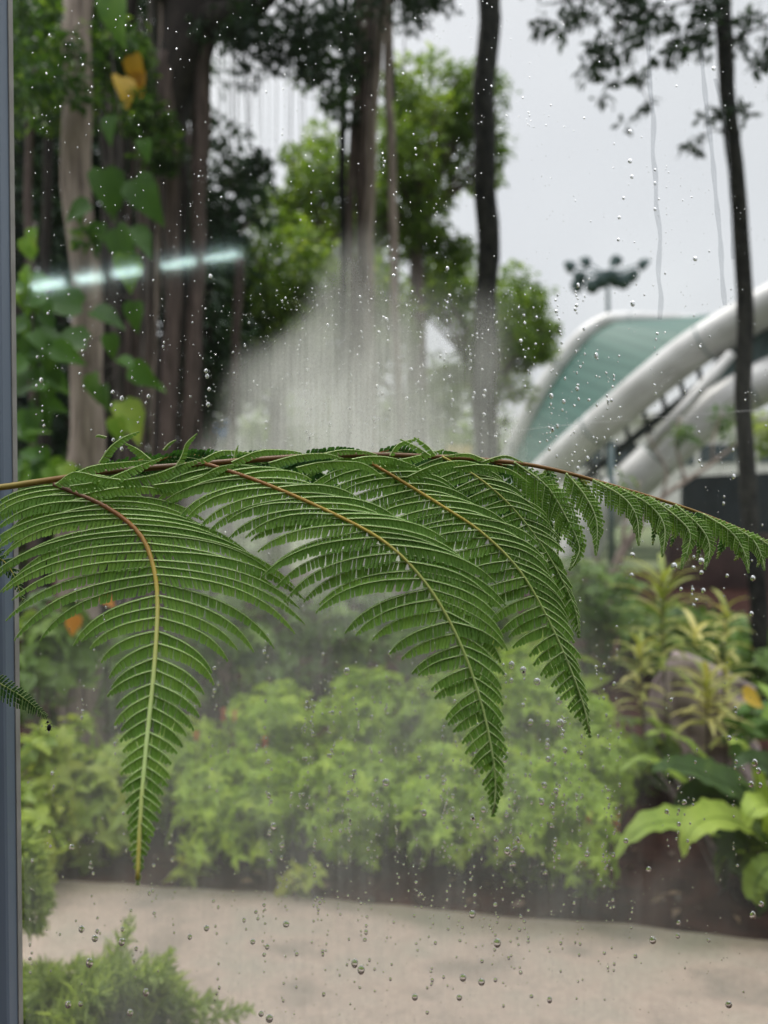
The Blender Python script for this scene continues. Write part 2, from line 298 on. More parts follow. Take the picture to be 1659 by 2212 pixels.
def rdirs(n, zb=0.0):
    d = rng.normal(size=(n, 3)); d[:, 2] += zb; return d / np.linalg.norm(d, axis=1)[:, None]
def crown(name, clumps, per, L, W, mat, parent=None, tpl='rhomb', squash=.75, jit=.3, mass=1.0, hollow=.35):
    """clumps: rows (x, y, z, r) in metres; leaves gather toward the skin of every clump"""
    cl = np.asarray(clumps, float); cs = []; ax = []; nr = []; va = []
    for c in cl:
        k = max(4, int(per * rng.uniform(.7, 1.3)))
        d = rdirs(k); rr = c[3] * (hollow + (1 - hollow) * rng.random(k) ** .6) * (1 + jit * rng.normal(size=k) * .5)
        p = d * rr[:, None]; p[:, 2] *= squash
        cs.append(c[:3] + p); a = d * .8 + rdirs(k, -.5) * .8; ax.append(a); nr.append(rdirs(k, 1.6) + d * .5)
        va.append(np.clip(rng.normal(.45, .16, k) + rng.normal(0, .12), 0, 1))
    cs = np.vstack(cs); ax = np.vstack(ax); nr = np.vstack(nr); va = np.concatenate(va); N = len(cs)
    vs, fs, k = leaf_cloud(cs, ax, nr, L * rng.uniform(.6, 1.25, N), W * rng.uniform(.7, 1.2, N), tpl)
    return mesh_obj(name, vs, fs, mat, parent, np.repeat(va, k), False)
def blob(u, v, D, ru, rv, n, r, dd=None, shape=1.0):
    """n clump centres filling an ellipse seen around (u, v) at distance D, with real depth dd"""
    k = D / F; dd = dd if dd is not None else (ru + rv) / 2 * k; c = P(u, v, D); out = []
    for _ in range(n):
        d = rdirs(1)[0] * random.random() ** .4
        out.append((c[0] + d[0] * ru * k, c[1] + d[1] * dd, c[2] + d[2] * rv * k, r * random.uniform(.65, 1.3)))
    return out

# ------------------------------------------------ ground, path, added sky-blocking wall behind the camera
def sheet(name, pts, z, mat):
    return tag(mesh_obj(name, [(x, y, z) for x, y in pts], [tuple(range(len(pts)))], mat), kind='structure')
sheet('ground', [(-300, -40), (300, -40), (300, 500), (-300, 500)], 0, M['lawn'])
bedpts = [(-7, 1.06), (7, 1.06), (9, 16), (-12, 16)]
sheet('soil_bed', bedpts, .004, M['soil'])
e = [G(-900, 1890), G(-300, 1900), G(50, 1914), G(350, 1932), G(700, 1962), G(1000, 1990), G(1300, 2016), G(1659, 2058), G(2200, 2110), G(3000, 2170)]
edge = [(float(p[0]), float(p[1])) for p in e]
for i in range(len(edge)): edge[i] = (edge[i][0], edge[i][1] + .012 * math.sin(i * 2.1))
gx = np.concatenate([np.linspace(edge[0][0], -2.2, 8)[:-1], np.linspace(-2.2, 2.6, 120), np.linspace(2.6, edge[-1][0], 8)[1:]]); ex_ = np.interp(gx, [a for a, b in edge], [b for a, b in edge])
gt = np.concatenate([np.linspace(0, .9, 26), [.97, 1.0]]); vs = []; va = []; n1 = len(gt)
for a, b in zip(gx, ex_):
    b = b + .006 * math.sin(a * 9) + .004 * math.sin(a * 23)
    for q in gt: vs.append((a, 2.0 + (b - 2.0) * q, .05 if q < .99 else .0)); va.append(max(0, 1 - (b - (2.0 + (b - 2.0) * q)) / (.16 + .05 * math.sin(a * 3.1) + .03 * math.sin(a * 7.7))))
fs = [(i * n1 + k, (i + 1) * n1 + k, (i + 1) * n1 + k + 1, i * n1 + k + 1) for i in range(len(gx) - 1) for k in range(n1 - 1)]
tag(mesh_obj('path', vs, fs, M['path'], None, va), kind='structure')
sheet('glasshouse_floor', [(-5, -4.2), (5, -4.2), (5, .98), (-5, .98)], .012, M['soil'])
mb = MB(); mb.box((-8, -4.4, 0), (8, -4.2, 7.5)); tag(mb.build('sky_blocker', M['blocker'], None, False), kind='structure')  # unseen dark wall, added to keep sky reflections out of the pane

# ------------------------------------------------ glass pane, mullion, condensation, drops
GY = .93
pane = empty('glass_pane', (0, GY, 0), 'large rain-spotted glass pane misted with condensation behind the fern', 'window')
x0 = float(P(44, 1106, GY)[0]); x1 = 1.5
mb = MB(); mb.box((x0 - .02, GY, .1), (x1, GY + .008, 3.2)); mb.build('pane', M['glass'], pane, False)
def sm(a, b, x):
    t = np.clip((x - a) / (b - a), 0, 1); return t * t * (3 - 2 * t)
def bump1(u, c, wl, wr): return np.where(u < c, np.exp(-((u - c) / wl) ** 2), np.exp(-((u - c) / wr) ** 2))
def fog(u, v):
    r0 = np.sin(u * .021 + 1.3) * 14 + np.sin(u * .057) * 7 + np.sin(v * .03) * 8
    # the flame-shaped patch: left edge swings out downwards
    left = np.interp(v, [470, 540, 620, 680, 740, 830, 950, 1080, 1250], [760, 738, 692, 655, 580, 515, 488, 440, 380])
    right = np.interp(v, [470, 540, 620, 680, 800, 950, 1100, 1250], [780, 820, 880, 960, 1080, 1160, 1190, 1230])
    e = np.interp(v, [480, 700, 900, 1250], [30, 56, 66, 90])
    w_ = np.sin(u * .013 + v * .011) * 16 + np.sin(u * .031 - v * .007) * 9
    a = sm(left + r0 + w_ - e, left + r0 + w_ + e, u) * (1 - sm(right + w_ - 3.5 * e, right + w_ + 2.5 * e, u)) * sm(455, 560, v + r0)
    core = .46 + .44 * np.exp(-((u - 745 - w_) / 150) ** 2) * sm(560, 900, v) + .10 * sm(850, 980, v)
    a = a * core * np.interp(v, [480, 600, 760, 1000, 1180, 1300, 1450], [.7, .85, 1, 1.05, .7, .3, 0])
    a = np.maximum(a, .40 * np.exp(-((u - 1045 - w_ * .5) / 48) ** 2) * sm(575, 760, v + r0) * (1 - sm(1000, 1300, v)))
    # the general veil lower down
    low = sm(1180, 1480, v + r0 * 2) * np.interp(u, [0, 60, 250, 600, 1150, 1330, 1420, 1700], [.03, .05, .15, .20, .17, .10, .015, .008])
    low2 = sm(1720, 1960, v + r0 * 3) * np.interp(u, [0, 100, 400, 1200, 1500, 1700], [.09, .10, .15, .17, .09, .03])
    rt = .03 * sm(1150, 1250, u) * sm(560, 900, v) * (1 - sm(1100, 1300, v))
    a = np.maximum.reduce([a, low, low2, rt]); return np.clip(a + .003, 0, .9)
nx, nz_ = 210, 300
xs = np.linspace(x0, x1, nx); zs = np.linspace(.1, 3.2, nz_); X, Z = np.meshgrid(xs, zs)
Y = np.full_like(X, GY - .0005); U, V = proj(X, Y, Z)
idx = np.arange(nx * nz_).reshape(nz_, nx)
fcs = np.stack([idx[:-1, :-1].ravel(), idx[:-1, 1:].ravel(), idx[1:, 1:].ravel(), idx[1:, :-1].ravel()], 1)
mesh_obj('condensation', np.stack([X, Y, Z], -1).reshape(-1, 3), fcs, M['mist'], pane, fog(U, V).ravel())

def droplet(mb, u, v, r, el=1.15):                # a bead of water on the inner face; r in px
    c = P(u, v, GY - .001); rr = r * GY / F; nu, nv = 10, 4; vs = [(c[0], c[1] - rr * .62, c[2] - rr * .12)]; lean = rr * .15
    for j in range(1, nv + 1):
        a = math.pi / 2 * j / nv
        for i in range(nu):
            th = 2 * math.pi * i / nu
            vs.append((c[0] + rr * math.sin(a) * math.cos(th), c[1] - rr * .62 * math.cos(a), c[2] + rr * el * math.sin(a) * math.sin(th) - lean * math.cos(a)))
    fs = [(0, 1 + (i + 1) % nu, 1 + i) for i in range(nu)]
    for j in range(nv - 1):
        for i in range(nu):
            a, b = 1 + j * nu + i, 1 + j * nu + (i + 1) % nu; fs.append((a, b, b + nu, a + nu))
    fs.append(tuple(1 + (nv - 1) * nu + i for i in range(nu)))
    mb.add(vs, fs)
drops = [(1502, 559, 5), (1361, 348, 4.5), (1361, 284, 4), (1365, 382, 4), (1347, 428, 3.4), (1415, 367, 3), (1415, 396, 3), (1415, 452, 3.6), (1367, 656, 4.5), (1542, 148, 4), (1338, 470, 3), (1336, 518, 3),
         (1366, 1199, 6), (1456, 1224, 7), (1364, 1243, 5), (1515, 1213, 6.5), (1498, 1226, 4), (1515, 1237, 5), (1626, 1249, 5), (1471, 1273, 4), (1496, 1274, 4), (1519, 1276, 4.5), (1623, 1326, 5), (1105, 1436, 6), (1130, 1447, 6.5), (1160, 1472, 6.5), (1104, 1470, 4.5), (941, 1490, 5), (1207, 1514, 7), (1146, 1560, 5.5), (1210, 1562, 7.5), (1182, 1561, 5), (1216, 1580, 4), (1214, 1590, 4), (1220, 1620, 5), (1182, 1600, 4.5), (1182, 1612, 5), (1184, 1640, 5), (1090, 1640, 6.5), (834, 1690, 8), (923, 1678, 4.5), (1176, 1696, 6), (1201, 1708, 6), (1170, 1732, 6), (1044, 1749, 6), (916, 1756, 5.5), (1020, 1765, 5), (1094, 1760, 5), (1194, 1740, 5), (1096, 1838, 7), (1268, 1845, 6), (1110, 1866, 5), (1128, 1836, 5), (1020, 1975, 8), (1070, 1955, 5), (1074, 2037, 7), (1450, 1512, 4), (1575, 1594, 5), (1630, 1648, 6), (1638, 1665, 5), (1622, 1694, 6), (1642, 1696, 5), (1478, 1733, 6), (1440, 1753, 5), (1352, 1816, 5.5), (1466, 1780, 5), (1401, 1878, 6), (1466, 1994, 5), (1410, 2031, 7), (1464, 2022, 5), (1644, 1953, 6), (1626, 1977, 6), (1000, 2112, 7), (1040, 2121, 8), (992, 2155, 6), (896, 2154, 6), (1187, 2160, 6), (1148, 2152, 4), (1574, 2170, 7), (766, 2081, 7), (780, 2095, 7), (446, 2005, 6), (410, 2024, 5), (176, 2007, 6), (205, 2027, 7), (193, 2080, 7), (263, 2035, 6), (147, 2170, 6), (174, 2169, 5), (618, 1996, 7), (546, 2034, 6), (577, 2045, 5), (281, 2188, 6), (315, 2144, 6), (582, 2200, 7), (564, 2190, 6), (155, 1830, 6), (591, 1785, 6), (609, 1826, 5), (749, 1450, 6), (749, 1480, 5), (718, 1675, 5), (698, 1750, 5)]
for (u, v, r) in drops[:100]:
    m_ = MB(); droplet(m_, u, v, r * random.uniform(.95, 1.2), random.uniform(1.0, 1.35)); m_.build('water_droplet', M['water'], pane)
mb = MB()
for k in range(420):                              # chains of beads left by drops that ran down
    z = random.random()
    u = random.uniform(560, 1330) if z < .62 else random.uniform(60, 1650); v = random.choice([random.uniform(600, 1100), random.uniform(1350, 2150), random.uniform(1500, 2000), random.uniform(150, 2100)])
    for j in range(random.randint(1, 8)):
        r = random.uniform(1.4, 3.0) if random.random() < .8 else random.uniform(2.8, 4.4)
        if v < 560: r *= .62
        if u > 60: droplet(mb, u + random.gauss(0, 3.5), v, r, random.uniform(.9, 1.6))
        v += random.choice([random.uniform(6, 20), random.uniform(20, 70)])
        if v > 2200: break
for k in range(3600):
    u, v = random.uniform(60, 1655), random.uniform(0, 2210)
    if random.random() < .35: u, v = random.gauss(800, 200), random.uniform(620, 1150)
    if u > 58: droplet(mb, u, v, random.uniform(.6, 1.3) if random.random() < .9 else random.uniform(1.3, 2.4), random.uniform(.9, 1.5))
tag(mb.build('fine_droplets', M['water'], pane), kind='stuff')
def rivulet(pts, wpx):
    pp, _ = spline([(u, v, GY - .001) for u, v in pts], 60); w3 = PA(pp); vs = []
    for i, p in enumerate(w3):
        h = wpx * GY / F * (.5 + .1 * math.sin(i * .7)); q = h * .12
        vs += [p + np.array([-h, 0, 0]), p + np.array([-h * .6, -q * .8, 0]), p + np.array([0, -q, 0]), p + np.array([h * .6, -q * .8, 0]), p + np.array([h, 0, 0])]
    fs = []
    for i in range(len(w3) - 1):
        for k in range(5): a, b = i * 5 + k, i * 5 + (k + 1) % 5; fs.append((a, b, b + 5, a + 5))
    m_ = MB(); m_.add(vs, fs); m_.build('water_streak', M['film'], pane)
rivulet([(1398, 60), (1402, 130), (1404, 190), (1412, 260), (1410, 330), (1416, 380), (1418, 450), (1426, 510), (1422, 590), (1428, 640), (1425, 690)], 10)
rivulet([(1512, 90), (1520, 170), (1528, 250), (1538, 330), (1546, 420), (1556, 520), (1560, 600), (1566, 660)], 10)
rivulet([(1545, 170), (1566, 260), (1575, 330), (1580, 430), (1583, 560)], 8)

post = empty('window_mullion', (float(P(20, 1106, GY)[0]), GY, 0), 'slate grey metal window post running full height at left edge', 'window post')
mb = MB(); xl = x0 - .004
vs = [(x0 - .09, GY - .035, 0), (xl - .002, GY - .035, 0), (xl, GY - .032, 0), (xl, GY - .003, 0), (x0 - .09, GY - .003, 0)]
mb.add(vs + [(a, b, 3.4) for a, b, c in vs], [(0, 1, 6, 5), (1, 2, 7, 6), (2, 3, 8, 7), (3, 4, 9, 8), (4, 0, 5, 9)])
mb.build('post', M['frame'], post, False)
mb = MB(); mb.box((xl + .0003, GY - .012, .1), (xl + .0016, GY - .0012, 3.3)); mb.build('gasket', M['gasket'], post, False)

# tube lamp inside the glasshouse (behind the photographer): seen as the bright streak mirrored in the pane
def mirror(p): return np.array([p[0], 2 * GY - p[1], p[2]])
A, B = mirror(P(62, 622, 4.2)), mirror(P(540, 543, 3.58)); A[2] = B[2] = (A[2] + B[2]) / 2
lamp = empty('tube_lamp', (float(A[0]), float(A[1]), float(A[2])), 'long bright tube lamp reflected as a pale streak across the glass', 'lamp')
d = B - A; nseg = 5
for i in range(nseg):
    a = A + d * (i + .08 + .12 * (i % 2)) / nseg; b = A + d * (i + .92 - .10 * (i % 3)) / nseg; m_ = MB(); m_.tube([a, a + (b - a) * .06, (a + b) / 2, b - (b - a) * .06, b], [.010, .021 - .0025 * i, .023 - .0025 * i, .021 - .0025 * i, .006], 12); m_.build('diffuser', M['lamp'], lamp)
m_ = MB(); up = np.array([0, 0, .05]); m_.tube([A + up, B + up], .03, 6); m_.build('housing', M['frame'], lamp, False)
for q_ in (A, B): m_ = MB(); m_.tube([q_ + up, q_ + up + np.array([0, 0, 1.2])], .006, 5); m_.build('hanger', M['frame'], lamp, False)

# ------------------------------------------------ the fern frond
def lobe_rows(acc, path, nrm_sign, W, n, var, fold_lo=-.22, fold_up=.75):
    """path: (k,3) in (u,v,D); toothed blade on both sides"""
    L = np.concatenate([[0], np.cumsum(np.linalg.norm(np.diff(path[:, :2], axis=0), axis=1))]); tot = L[-1]
    for j in range(n):
        s0 = tot * (j + .02) / n; s1 = tot * (j + .96) / n; tau = (j + .5) / n
        wv = W * min(1, .55 + tau * 6) * (1 - tau ** 2.4) ** .7 * 1.12 + .8
        a = np.array([np.interp(s0, L, path[:, k]) for k in range(3)]); b = np.array([np.interp(s1, L, path[:, k]) for k in range(3)])
        t = (b - a)[:2]; t = t / (np.linalg.norm(t) + 1e-9); pr = np.array([-t[1], t[0]]) * nrm_sign
        jj = random.uniform(-.12, .12)
        for side, ww, fd in ((1, wv, fold_lo), (-1, wv * .13, fold_up)):
            dv = pr * side * .95 + t * (.30 + jj); dv /= np.linalg.norm(dv); kz = ww / F * .72
            base = (a + b) / 2; hw = (b - a)[:2] / 2
            def q(c, l, o, dz): return (c[0] + dv[0] * ww * l + hw[0] * o, c[1] + dv[1] * ww * l + hw[1] * o, c[2] + kz * (fd * l * l + dz * .75))
            vs = [q(base, 0, -1, .1), q(base, 0, 0, 0), q(base, 0, 1, .1), q(base, .62, 1.0, .22), q(base, .62, 0, -.02), q(base, .62, -.92, .22), q(base, 1.0 + jj * .6, .3, .10), q(base, .93 + jj * .6, -.7, .14), q(base, .95 + jj * .6, .95, .14)]
            i = len(acc['v']); acc['v'] += vs; acc['a'] += [var + random.uniform(-.08, .08)] * 9
            acc['f'] += [(i, i + 1, i + 4, i + 5), (i + 1, i + 2, i + 3, i + 4), (i + 5, i + 4, i + 6, i + 7), (i + 4, i + 3, i + 8, i + 6)]
def ribbon(acc, path, w0, w1, v0, v1, lift=.0006):
    n = len(path); i0 = len(acc['v'])
    for i in range(n):
        t = path[min(i + 1, n - 1)][:2] - path[max(i - 1, 0)][:2]; t = t / (np.linalg.norm(t) + 1e-9); p = np.array([-t[1], t[0]])
        w_ = w0 + (w1 - w0) * i / (n - 1); vv = v0 + (v1 - v0) * i / (n - 1); dz = w_ / F * .7
        acc['v'] += [(path[i][0] + p[0] * w_ / 2, path[i][1] + p[1] * w_ / 2, path[i][2] - lift + dz * .5), (path[i][0], path[i][1], path[i][2] - lift - dz * .3), (path[i][0] - p[0] * w_ / 2, path[i][1] - p[1] * w_ / 2, path[i][2] - lift + dz * .5)]
        acc['a'] += [vv] * 3
    for i in range(n - 1):
        a = i0 + i * 3; acc['f'] += [(a, a + 1, a + 4, a + 3), (a + 1, a + 2, a + 5, a + 4), (a + 2, a, a + 3, a + 5)]
def pinna(parent, mid, Ls, W, sp_, al=None, ar=None, bend=50, rel=None, mat='fern', rib=(7, 2), rv=(.1, .9), lobe=8, var=.5, rvar=None, lf=0.0, foldlo=-.28, name='pinna', vw=3.0, curlD=.02, label=None, spc=([0, .12, .6, .85, 1], [.95, 1, 1, .75, .4])):
    N = 200; m_, tot = spline(mid, N); tt = np.linspace(0, 1, N); blade = dict(v=[], f=[], a=[]); vein = dict(v=[], f=[], a=[])
    s = .01 * tot
    while s < tot * .995:
        t = s / tot; i = int(t * (N - 1)); p = m_[i]; tg = m_[min(i + 2, N - 1)][:2] - m_[max(i - 2, 0)][:2]; tg /= np.linalg.norm(tg) + 1e-9
        Wt = W * np.interp(t, [0, .3, .45, .7, .85, 1], [.9, 1, 1.08, 1.05, .8, .3])
        for side in (-1, 1):
            Lp = np.interp(t, Ls[0], Ls[1] if side < 0 else Ls[2]) * random.uniform(.88, 1.08)
            if Lp < 3: continue
            if rel is not None:
                an = np.interp(t, [0, 1], rel) + random.uniform(-4, 4); r_ = R(an)
                # tangent points down the pinna; left of it on the picture is side -1
                c_, s_ = math.cos(r_), math.sin(r_); d0 = np.array([tg[0] * c_ + side * tg[1] * s_, tg[1] * c_ - side * tg[0] * s_])
                bd_ = bend
            else:
                an = R(np.interp(t, al[0], al[1]) if side < 0 else np.interp(t, ar[0], ar[1])) + R(random.gauss(0, 3.2)); d0 = np.array([side * math.cos(an), math.sin(an)]); bd_ = bend
            K = max(5, int(Lp / 11)); path = [np.array([p[0], p[1], p[2] + random.uniform(-.002, .002)])]; ang = math.atan2(d0[1], d0[0]); ddir = -1 if math.cos(ang) > 0 else 1
            bb = R(bd_ * min(1, Lp / (W * 7)) * random.uniform(.8, 1.15)); tgt = math.pi / 2
            for k in range(K):
                tau = (k + 1) / K; inc = bb * (1.6 * tau) / K
                da = (tgt - ang + math.pi) % (2 * math.pi) - math.pi
                ang += np.clip(da, -inc, inc)
                q = path[-1]; st = Lp / K
                path.append(np.array([q[0] + math.cos(ang) * st, q[1] + math.sin(ang) * st, q[2] + (lf + curlD * tau) * st / 300]))
            path = np.array(path); sgn = np.sign(-d0[1] * tg[0] + d0[0] * tg[1]) or 1
            vv = var + random.uniform(-.2, .2); nl = int(max(3, Lp / lobe))
            lobe_rows(blade, path, sgn, Wt, nl, vv, fold_lo=foldlo)
            ribbon(vein, path, vw, .8, .93, .86)
        s += sp_ * np.interp(t, *spc)
    if rvar is None: rvar = ([0, .3, .6, 1], [rv[0], rv[0] * .5 + rv[1] * .3, rv[1] * .8, rv[1]])
    va = np.array(blade['a']); tipm = np.array(blade['v'])
    b_ = mesh_obj(name, PA(blade['v']), blade['f'], M[mat], parent, va, True)
    if label: b_['label'] = label
    mesh_obj('vein', PA(vein['v']), vein['f'], M['vein'], b_, np.array(vein['a']), True)
    sub = m_[::5]; w3 = PA(sub); ra = np.linspace(rib[0], rib[1], len(sub)) / 2 * sub[:, 2] / F
    mm = MB(); mm.tube(w3 - np.array([0, .0012, 0]), list(ra), 7, var=list(np.interp(np.linspace(0, 1, len(sub)), *rvar))); mm.build('midrib', M['vein'], b_)
    return b_

frond = empty('fern_frond', tuple(P(60, 1045, .76)), 'large arching green tree fern frond in front of the glass', 'fern frond')
rach = [(-160, 1062, .78), (-20, 1055, .775), (90, 1040, .77), (250, 1018, .77), (430, 1003, .77), (570, 992, .77), (690, 985, .77), (820, 983, .775), (920, 986, .78), (1055, 994, .785), (1180, 1011, .79), (1330, 1051, .80), (1480, 1097, .805), (1580, 1135, .81), (1659, 1172, .81), (1780, 1235, .81)]
rp = sp3(rach, 90); mm = MB(); mm.tube(rp, [.0034, .0034, .0032, .0028, .0022, .0017, .0011], 9, var=list(np.interp(np.linspace(0, 1, 90), [0, .12, .2, .34, .5, .62, .8, 1], [.95, .9, .1, .35, .2, .45, .7, .95])))
mm.build('rachis', M['rachis'], frond)
Z5 = [0, .35, .5, .68, 1]
# big near pinnae
p1 = [(118, 1046, .765), (230, 1095, .745), (300, 1150, .73), (330, 1215, .715), (341, 1300, .695), (334, 1440, .66), (318, 1600, .625), (305, 1750, .595), (297, 1918, .57)]
pinna(frond, p1, ([0, .11, .2, .28, .34, .375, .45, .51, .675, .83, .93, 1], [170, 250, 320, 345, 330, 200, 150, 118, 76, 46, 22, 4], [140, 290, 370, 365, 310, 220, 170, 142, 78, 46, 22, 4]),
      20.5, 20, ([0, .1, .3, .4, .6, .9, 1], [2, 2, 4, 6, 22, 40, 65]), ([0, .06, .12, .3, .4, .55, .9, 1], [-28, -12, 2, 4, 14, 22, 40, 65]), bend=58, rib=(10, 9), rvar=([0, .12, .2, .3, .42, .7, 1], [.0, .2, .32, .5, .66, .85, .6]), lobe=9.5, var=.6, curlD=.01, spc=([0, .3, .36, .42, .7, .85, 1], [.85, .95, 1.2, 1.4, 1.25, .9, .5]))
p2 = [(440, 1000, .77), (560, 1040, .745), (700, 1100, .725), (830, 1170, .71), (920, 1260, .70), (990, 1380, .69), (1040, 1520, .68), (1065, 1640, .675), (1070, 1710, .675), (1062, 1776, .675)]
pinna(frond, p2, ([0, .12, .26, .39, .51, .6, .68, .77, .88, .95, 1], [140, 210, 210, 270, 250, 160, 112, 86, 46, 22, 4], [100, 210, 240, 270, 210, 140, 98, 72, 42, 20, 4]),
      23.5, 27, ([0, .3, .5, .65, .9, 1], [4, 3, 3, 14, 42, 65]), ([0, .1, .3, .5, .65, .9, 1], [-12, -8, 0, 12, 26, 46, 65]), bend=58, rib=(9, 4), rvar=([0, .2, .35, .5, 1], [.2, .42, .55, .72, .88]), lobe=9, var=.45)
p3 = [(772, 983, .775), (860, 1035, .76), (950, 1090, .745), (1040, 1150, .735), (1120, 1230, .73), (1180, 1330, .725), (1230, 1440, .72), (1262, 1530, .72), (1276, 1597, .72)]
pinna(frond, p3, ([0, .125, .25, .38, .52, .66, .81, .92, 1], [150, 170, 190, 200, 170, 98, 58, 28, 4], [120, 160, 180, 160, 130, 84, 50, 24, 4]),
      19, 23.5, ([0, .3, .5, .65, .9, 1], [8, 5, 6, 16, 45, 65]), ([0, .1, .3, .5, .65, .9, 1], [-8, -4, 4, 16, 30, 50, 65]), bend=55, rib=(7.5, 3.5), rvar=([0, .2, .35, .5, 1], [.28, .5, .6, .74, .9]), lobe=8.5, var=.42)
p4 = [(955, 986, .78), (1030, 1030, .775), (1100, 1090, .77), (1165, 1170, .765), (1215, 1255, .765), (1243, 1320, .765), (1252, 1380, .765)]
pinna(frond, p4, ([0, .2, .4, .6, .8, .92, 1], [130, 150, 140, 110, 45, 22, 4], [100, 120, 110, 70, 30, 16, 4]), 14, 18, ([0, .3, .5, .65, .9, 1], [20, 14, 16, 26, 50, 70]), ([0, .3, .5, .65, .9, 1], [0, 12, 22, 36, 58, 70]), bend=45, rib=(5, 2.2), rvar=([0, .5, 1], [.6, .8, .9]), lobe=7, var=.38)
small = [([(1110, 998), (1180, 1050), (1222, 1116), (1250, 1176), (1245, 1205), (1229, 1232)], 78, 12, .38), ([(1222, 1022), (1263, 1071), (1288, 1126), (1287, 1200)], 52, 10, .42), ([(1280, 1036), (1345, 1074), (1374, 1116), (1380, 1178)], 50, 9.5, .42),
         ([(1338, 1054), (1402, 1091), (1434, 1136), (1431, 1203)], 52, 9.5, .44), ([(1403, 1074), (1463, 1119), (1490, 1158), (1471, 1230)], 52, 9.5, .44), ([(1458, 1090), (1512, 1139), (1532, 1181), (1523, 1229)], 48, 9, .44),
         ([(1518, 1110), (1578, 1149), (1608, 1196), (1617, 1236)], 46, 9, .44), ([(1578, 1134), (1624, 1165), (1644, 1201), (1651, 1230)], 40, 8.5, .44), ([(1622, 1152), (1668, 1186), (1686, 1220), (1690, 1245)], 36, 8.5, .44), ([(1670, 1178), (1710, 1206), (1725, 1235), (1728, 1260)], 30, 8, .44)]
for k, (pts, Lm, w_, vv) in enumerate(small):
    D = .79 + .002 * k
    pinna(frond, [(u, v, D - .004 - .012 * i / len(pts)) for i, (u, v) in enumerate(pts)], ([0, .12, .35, .6, .8, 1], [Lm * .7, Lm * 1.0, Lm * .86, Lm * .54, Lm * .26, 4], [2.5, Lm * .2, Lm * .5, Lm * .46, Lm * .24, 4]),
          w_ * .95, w_ * .86, rel=(60, 38), bend=18, rib=(4, 1.8), rvar=([0, .5, 1], [.85, .95, .98]), lobe=5.5, var=vv + .08, vw=1.2)
# pinnae of the far row, hanging behind; their brown-yellow tips show between the near ones
for k, (u, v, tu, tv) in enumerate([(1180, 1010, 1205, 1200), (1250, 1030, 1293, 1165), (1340, 1056, 1370, 1150), (1398, 1072, 1410, 1176), (1455, 1090, 1449, 1180), (1505, 1105, 1506, 1208), (1560, 1128, 1550, 1204), (1610, 1150, 1588, 1210), (1640, 1165, 1637, 1222)]):
    pinna(frond, [(u, v, .80), ((u + tu) / 2 + 12, (v + tv) / 2 - 6, .825), (tu, tv, .83)], ([0, .3, .7, 1], [26, 24, 12, 4], [20, 22, 10, 4]), 8, 9.5, rel=(55, 35), bend=10, mat='ferntip', rib=(2.4, 1.4), lobe=6, var=.62, vw=1)
# upper and far pinnae over the top of the rachis
far = [([(150, 1040), (235, 1008), (330, 992), (420, 1004), (480, 1040)], 95, 100, 20, 30), ([(300, 1015), (380, 985), (470, 990), (560, 1030), (610, 1090)], 90, 90, 18, 30),
       ([(470, 1002), (560, 985), (660, 1002), (730, 1060), (760, 1120)], 100, 90, 18, 30), ([(640, 988), (740, 978), (820, 1010), (880, 1070), (910, 1140)], 95, 90, 17, 30),
       ([(800, 984), (870, 972), (960, 1005), (1020, 1070), (1050, 1150)], 95, 85, 16, 30), ([(930, 986), (1000, 990), (1070, 1050), (1110, 1120), (1130, 1190)], 85, 75, 14, 30), ([(1040, 994), (1110, 1015), (1160, 1070), (1195, 1140)], 60, 55, 12, 25)]
for k, (pts, la, lb, w_, bd) in enumerate(far):
    pinna(frond, [(u, v, .79 + .03 * i / 4) for i, (u, v) in enumerate(pts)], ([0, .3, .7, 1], [la * .75, la * .75, la * .4, 8], [lb * .8, lb * .8, lb * .4, 8]), w_ * .85, w_, ([0, 1], [18, 45]), ([0, 1], [-8, 50]), bend=bd, mat='fernfar', rib=(5, 2), rvar=([0, 1], [.2, .6]), lobe=8, var=.55, vw=1.8)
# single raised leaflets along the top
ups = [([(214, 1000), (238, 966), (268, 944), (300, 932)], 13, .45), ([(325, 992), (300, 972), (272, 957)], 12, .42), ([(352, 972), (366, 957), (380, 950)], 5, .2), ([(372, 1022), (392, 985), (402, 958), (425, 936)], 10, .45),
       ([(260, 1036), (215, 1030), (160, 1020), (120, 1046)], 14, .5), ([(118, 1046), (190, 1010), (250, 1000), (330, 994)], 16, .4), ([(150, 1050), (220, 1038), (290, 1010), (350, 988)], 18, .5), ([(430, 996), (480, 974), (540, 978)], 10, .45),
       ([(500, 998), (560, 974), (620, 973), (652, 978)], 12, .42), ([(505, 990), (508, 975), (514, 962)], 4, .5), ([(680, 984), (740, 972), (790, 975), (815, 982)], 10, .3), ([(842, 984), (862, 958), (905, 946)], 8, .5), ([(930, 984), (900, 965), (865, 948)], 9, .5),
       ([(942, 984), (922, 962), (895, 944)], 9, .5), ([(820, 1000), (880, 990), (940, 975), (958, 970)], 14, .45), ([(1050, 994), (1010, 980), (960, 985)], 7, .5), ([(1040, 998), (1090, 984), (1130, 998)], 6, .3), ([(230, 944), (212, 940), (206, 944)], 4, .5), ([(640, 1010), (700, 998), (780, 1000), (830, 1030)], 17, .5), ([(580, 1000), (640, 984), (700, 980), (742, 990)], 14, .35), ([(760, 992), (800, 986), (850, 990), (905, 1010)], 15, .4), ([(250, 1040), (330, 1026), (390, 1004), (440, 990)], 18, .4), ([(880, 1030), (940, 1004), (1000, 996), (1060, 1010)], 15, .3), ([(980, 1010), (1040, 1004), (1100, 1014), (1140, 1040)], 12, .3), ([(330, 1048), (420, 1035), (470, 1010), (520, 1000)], 18, .45)]
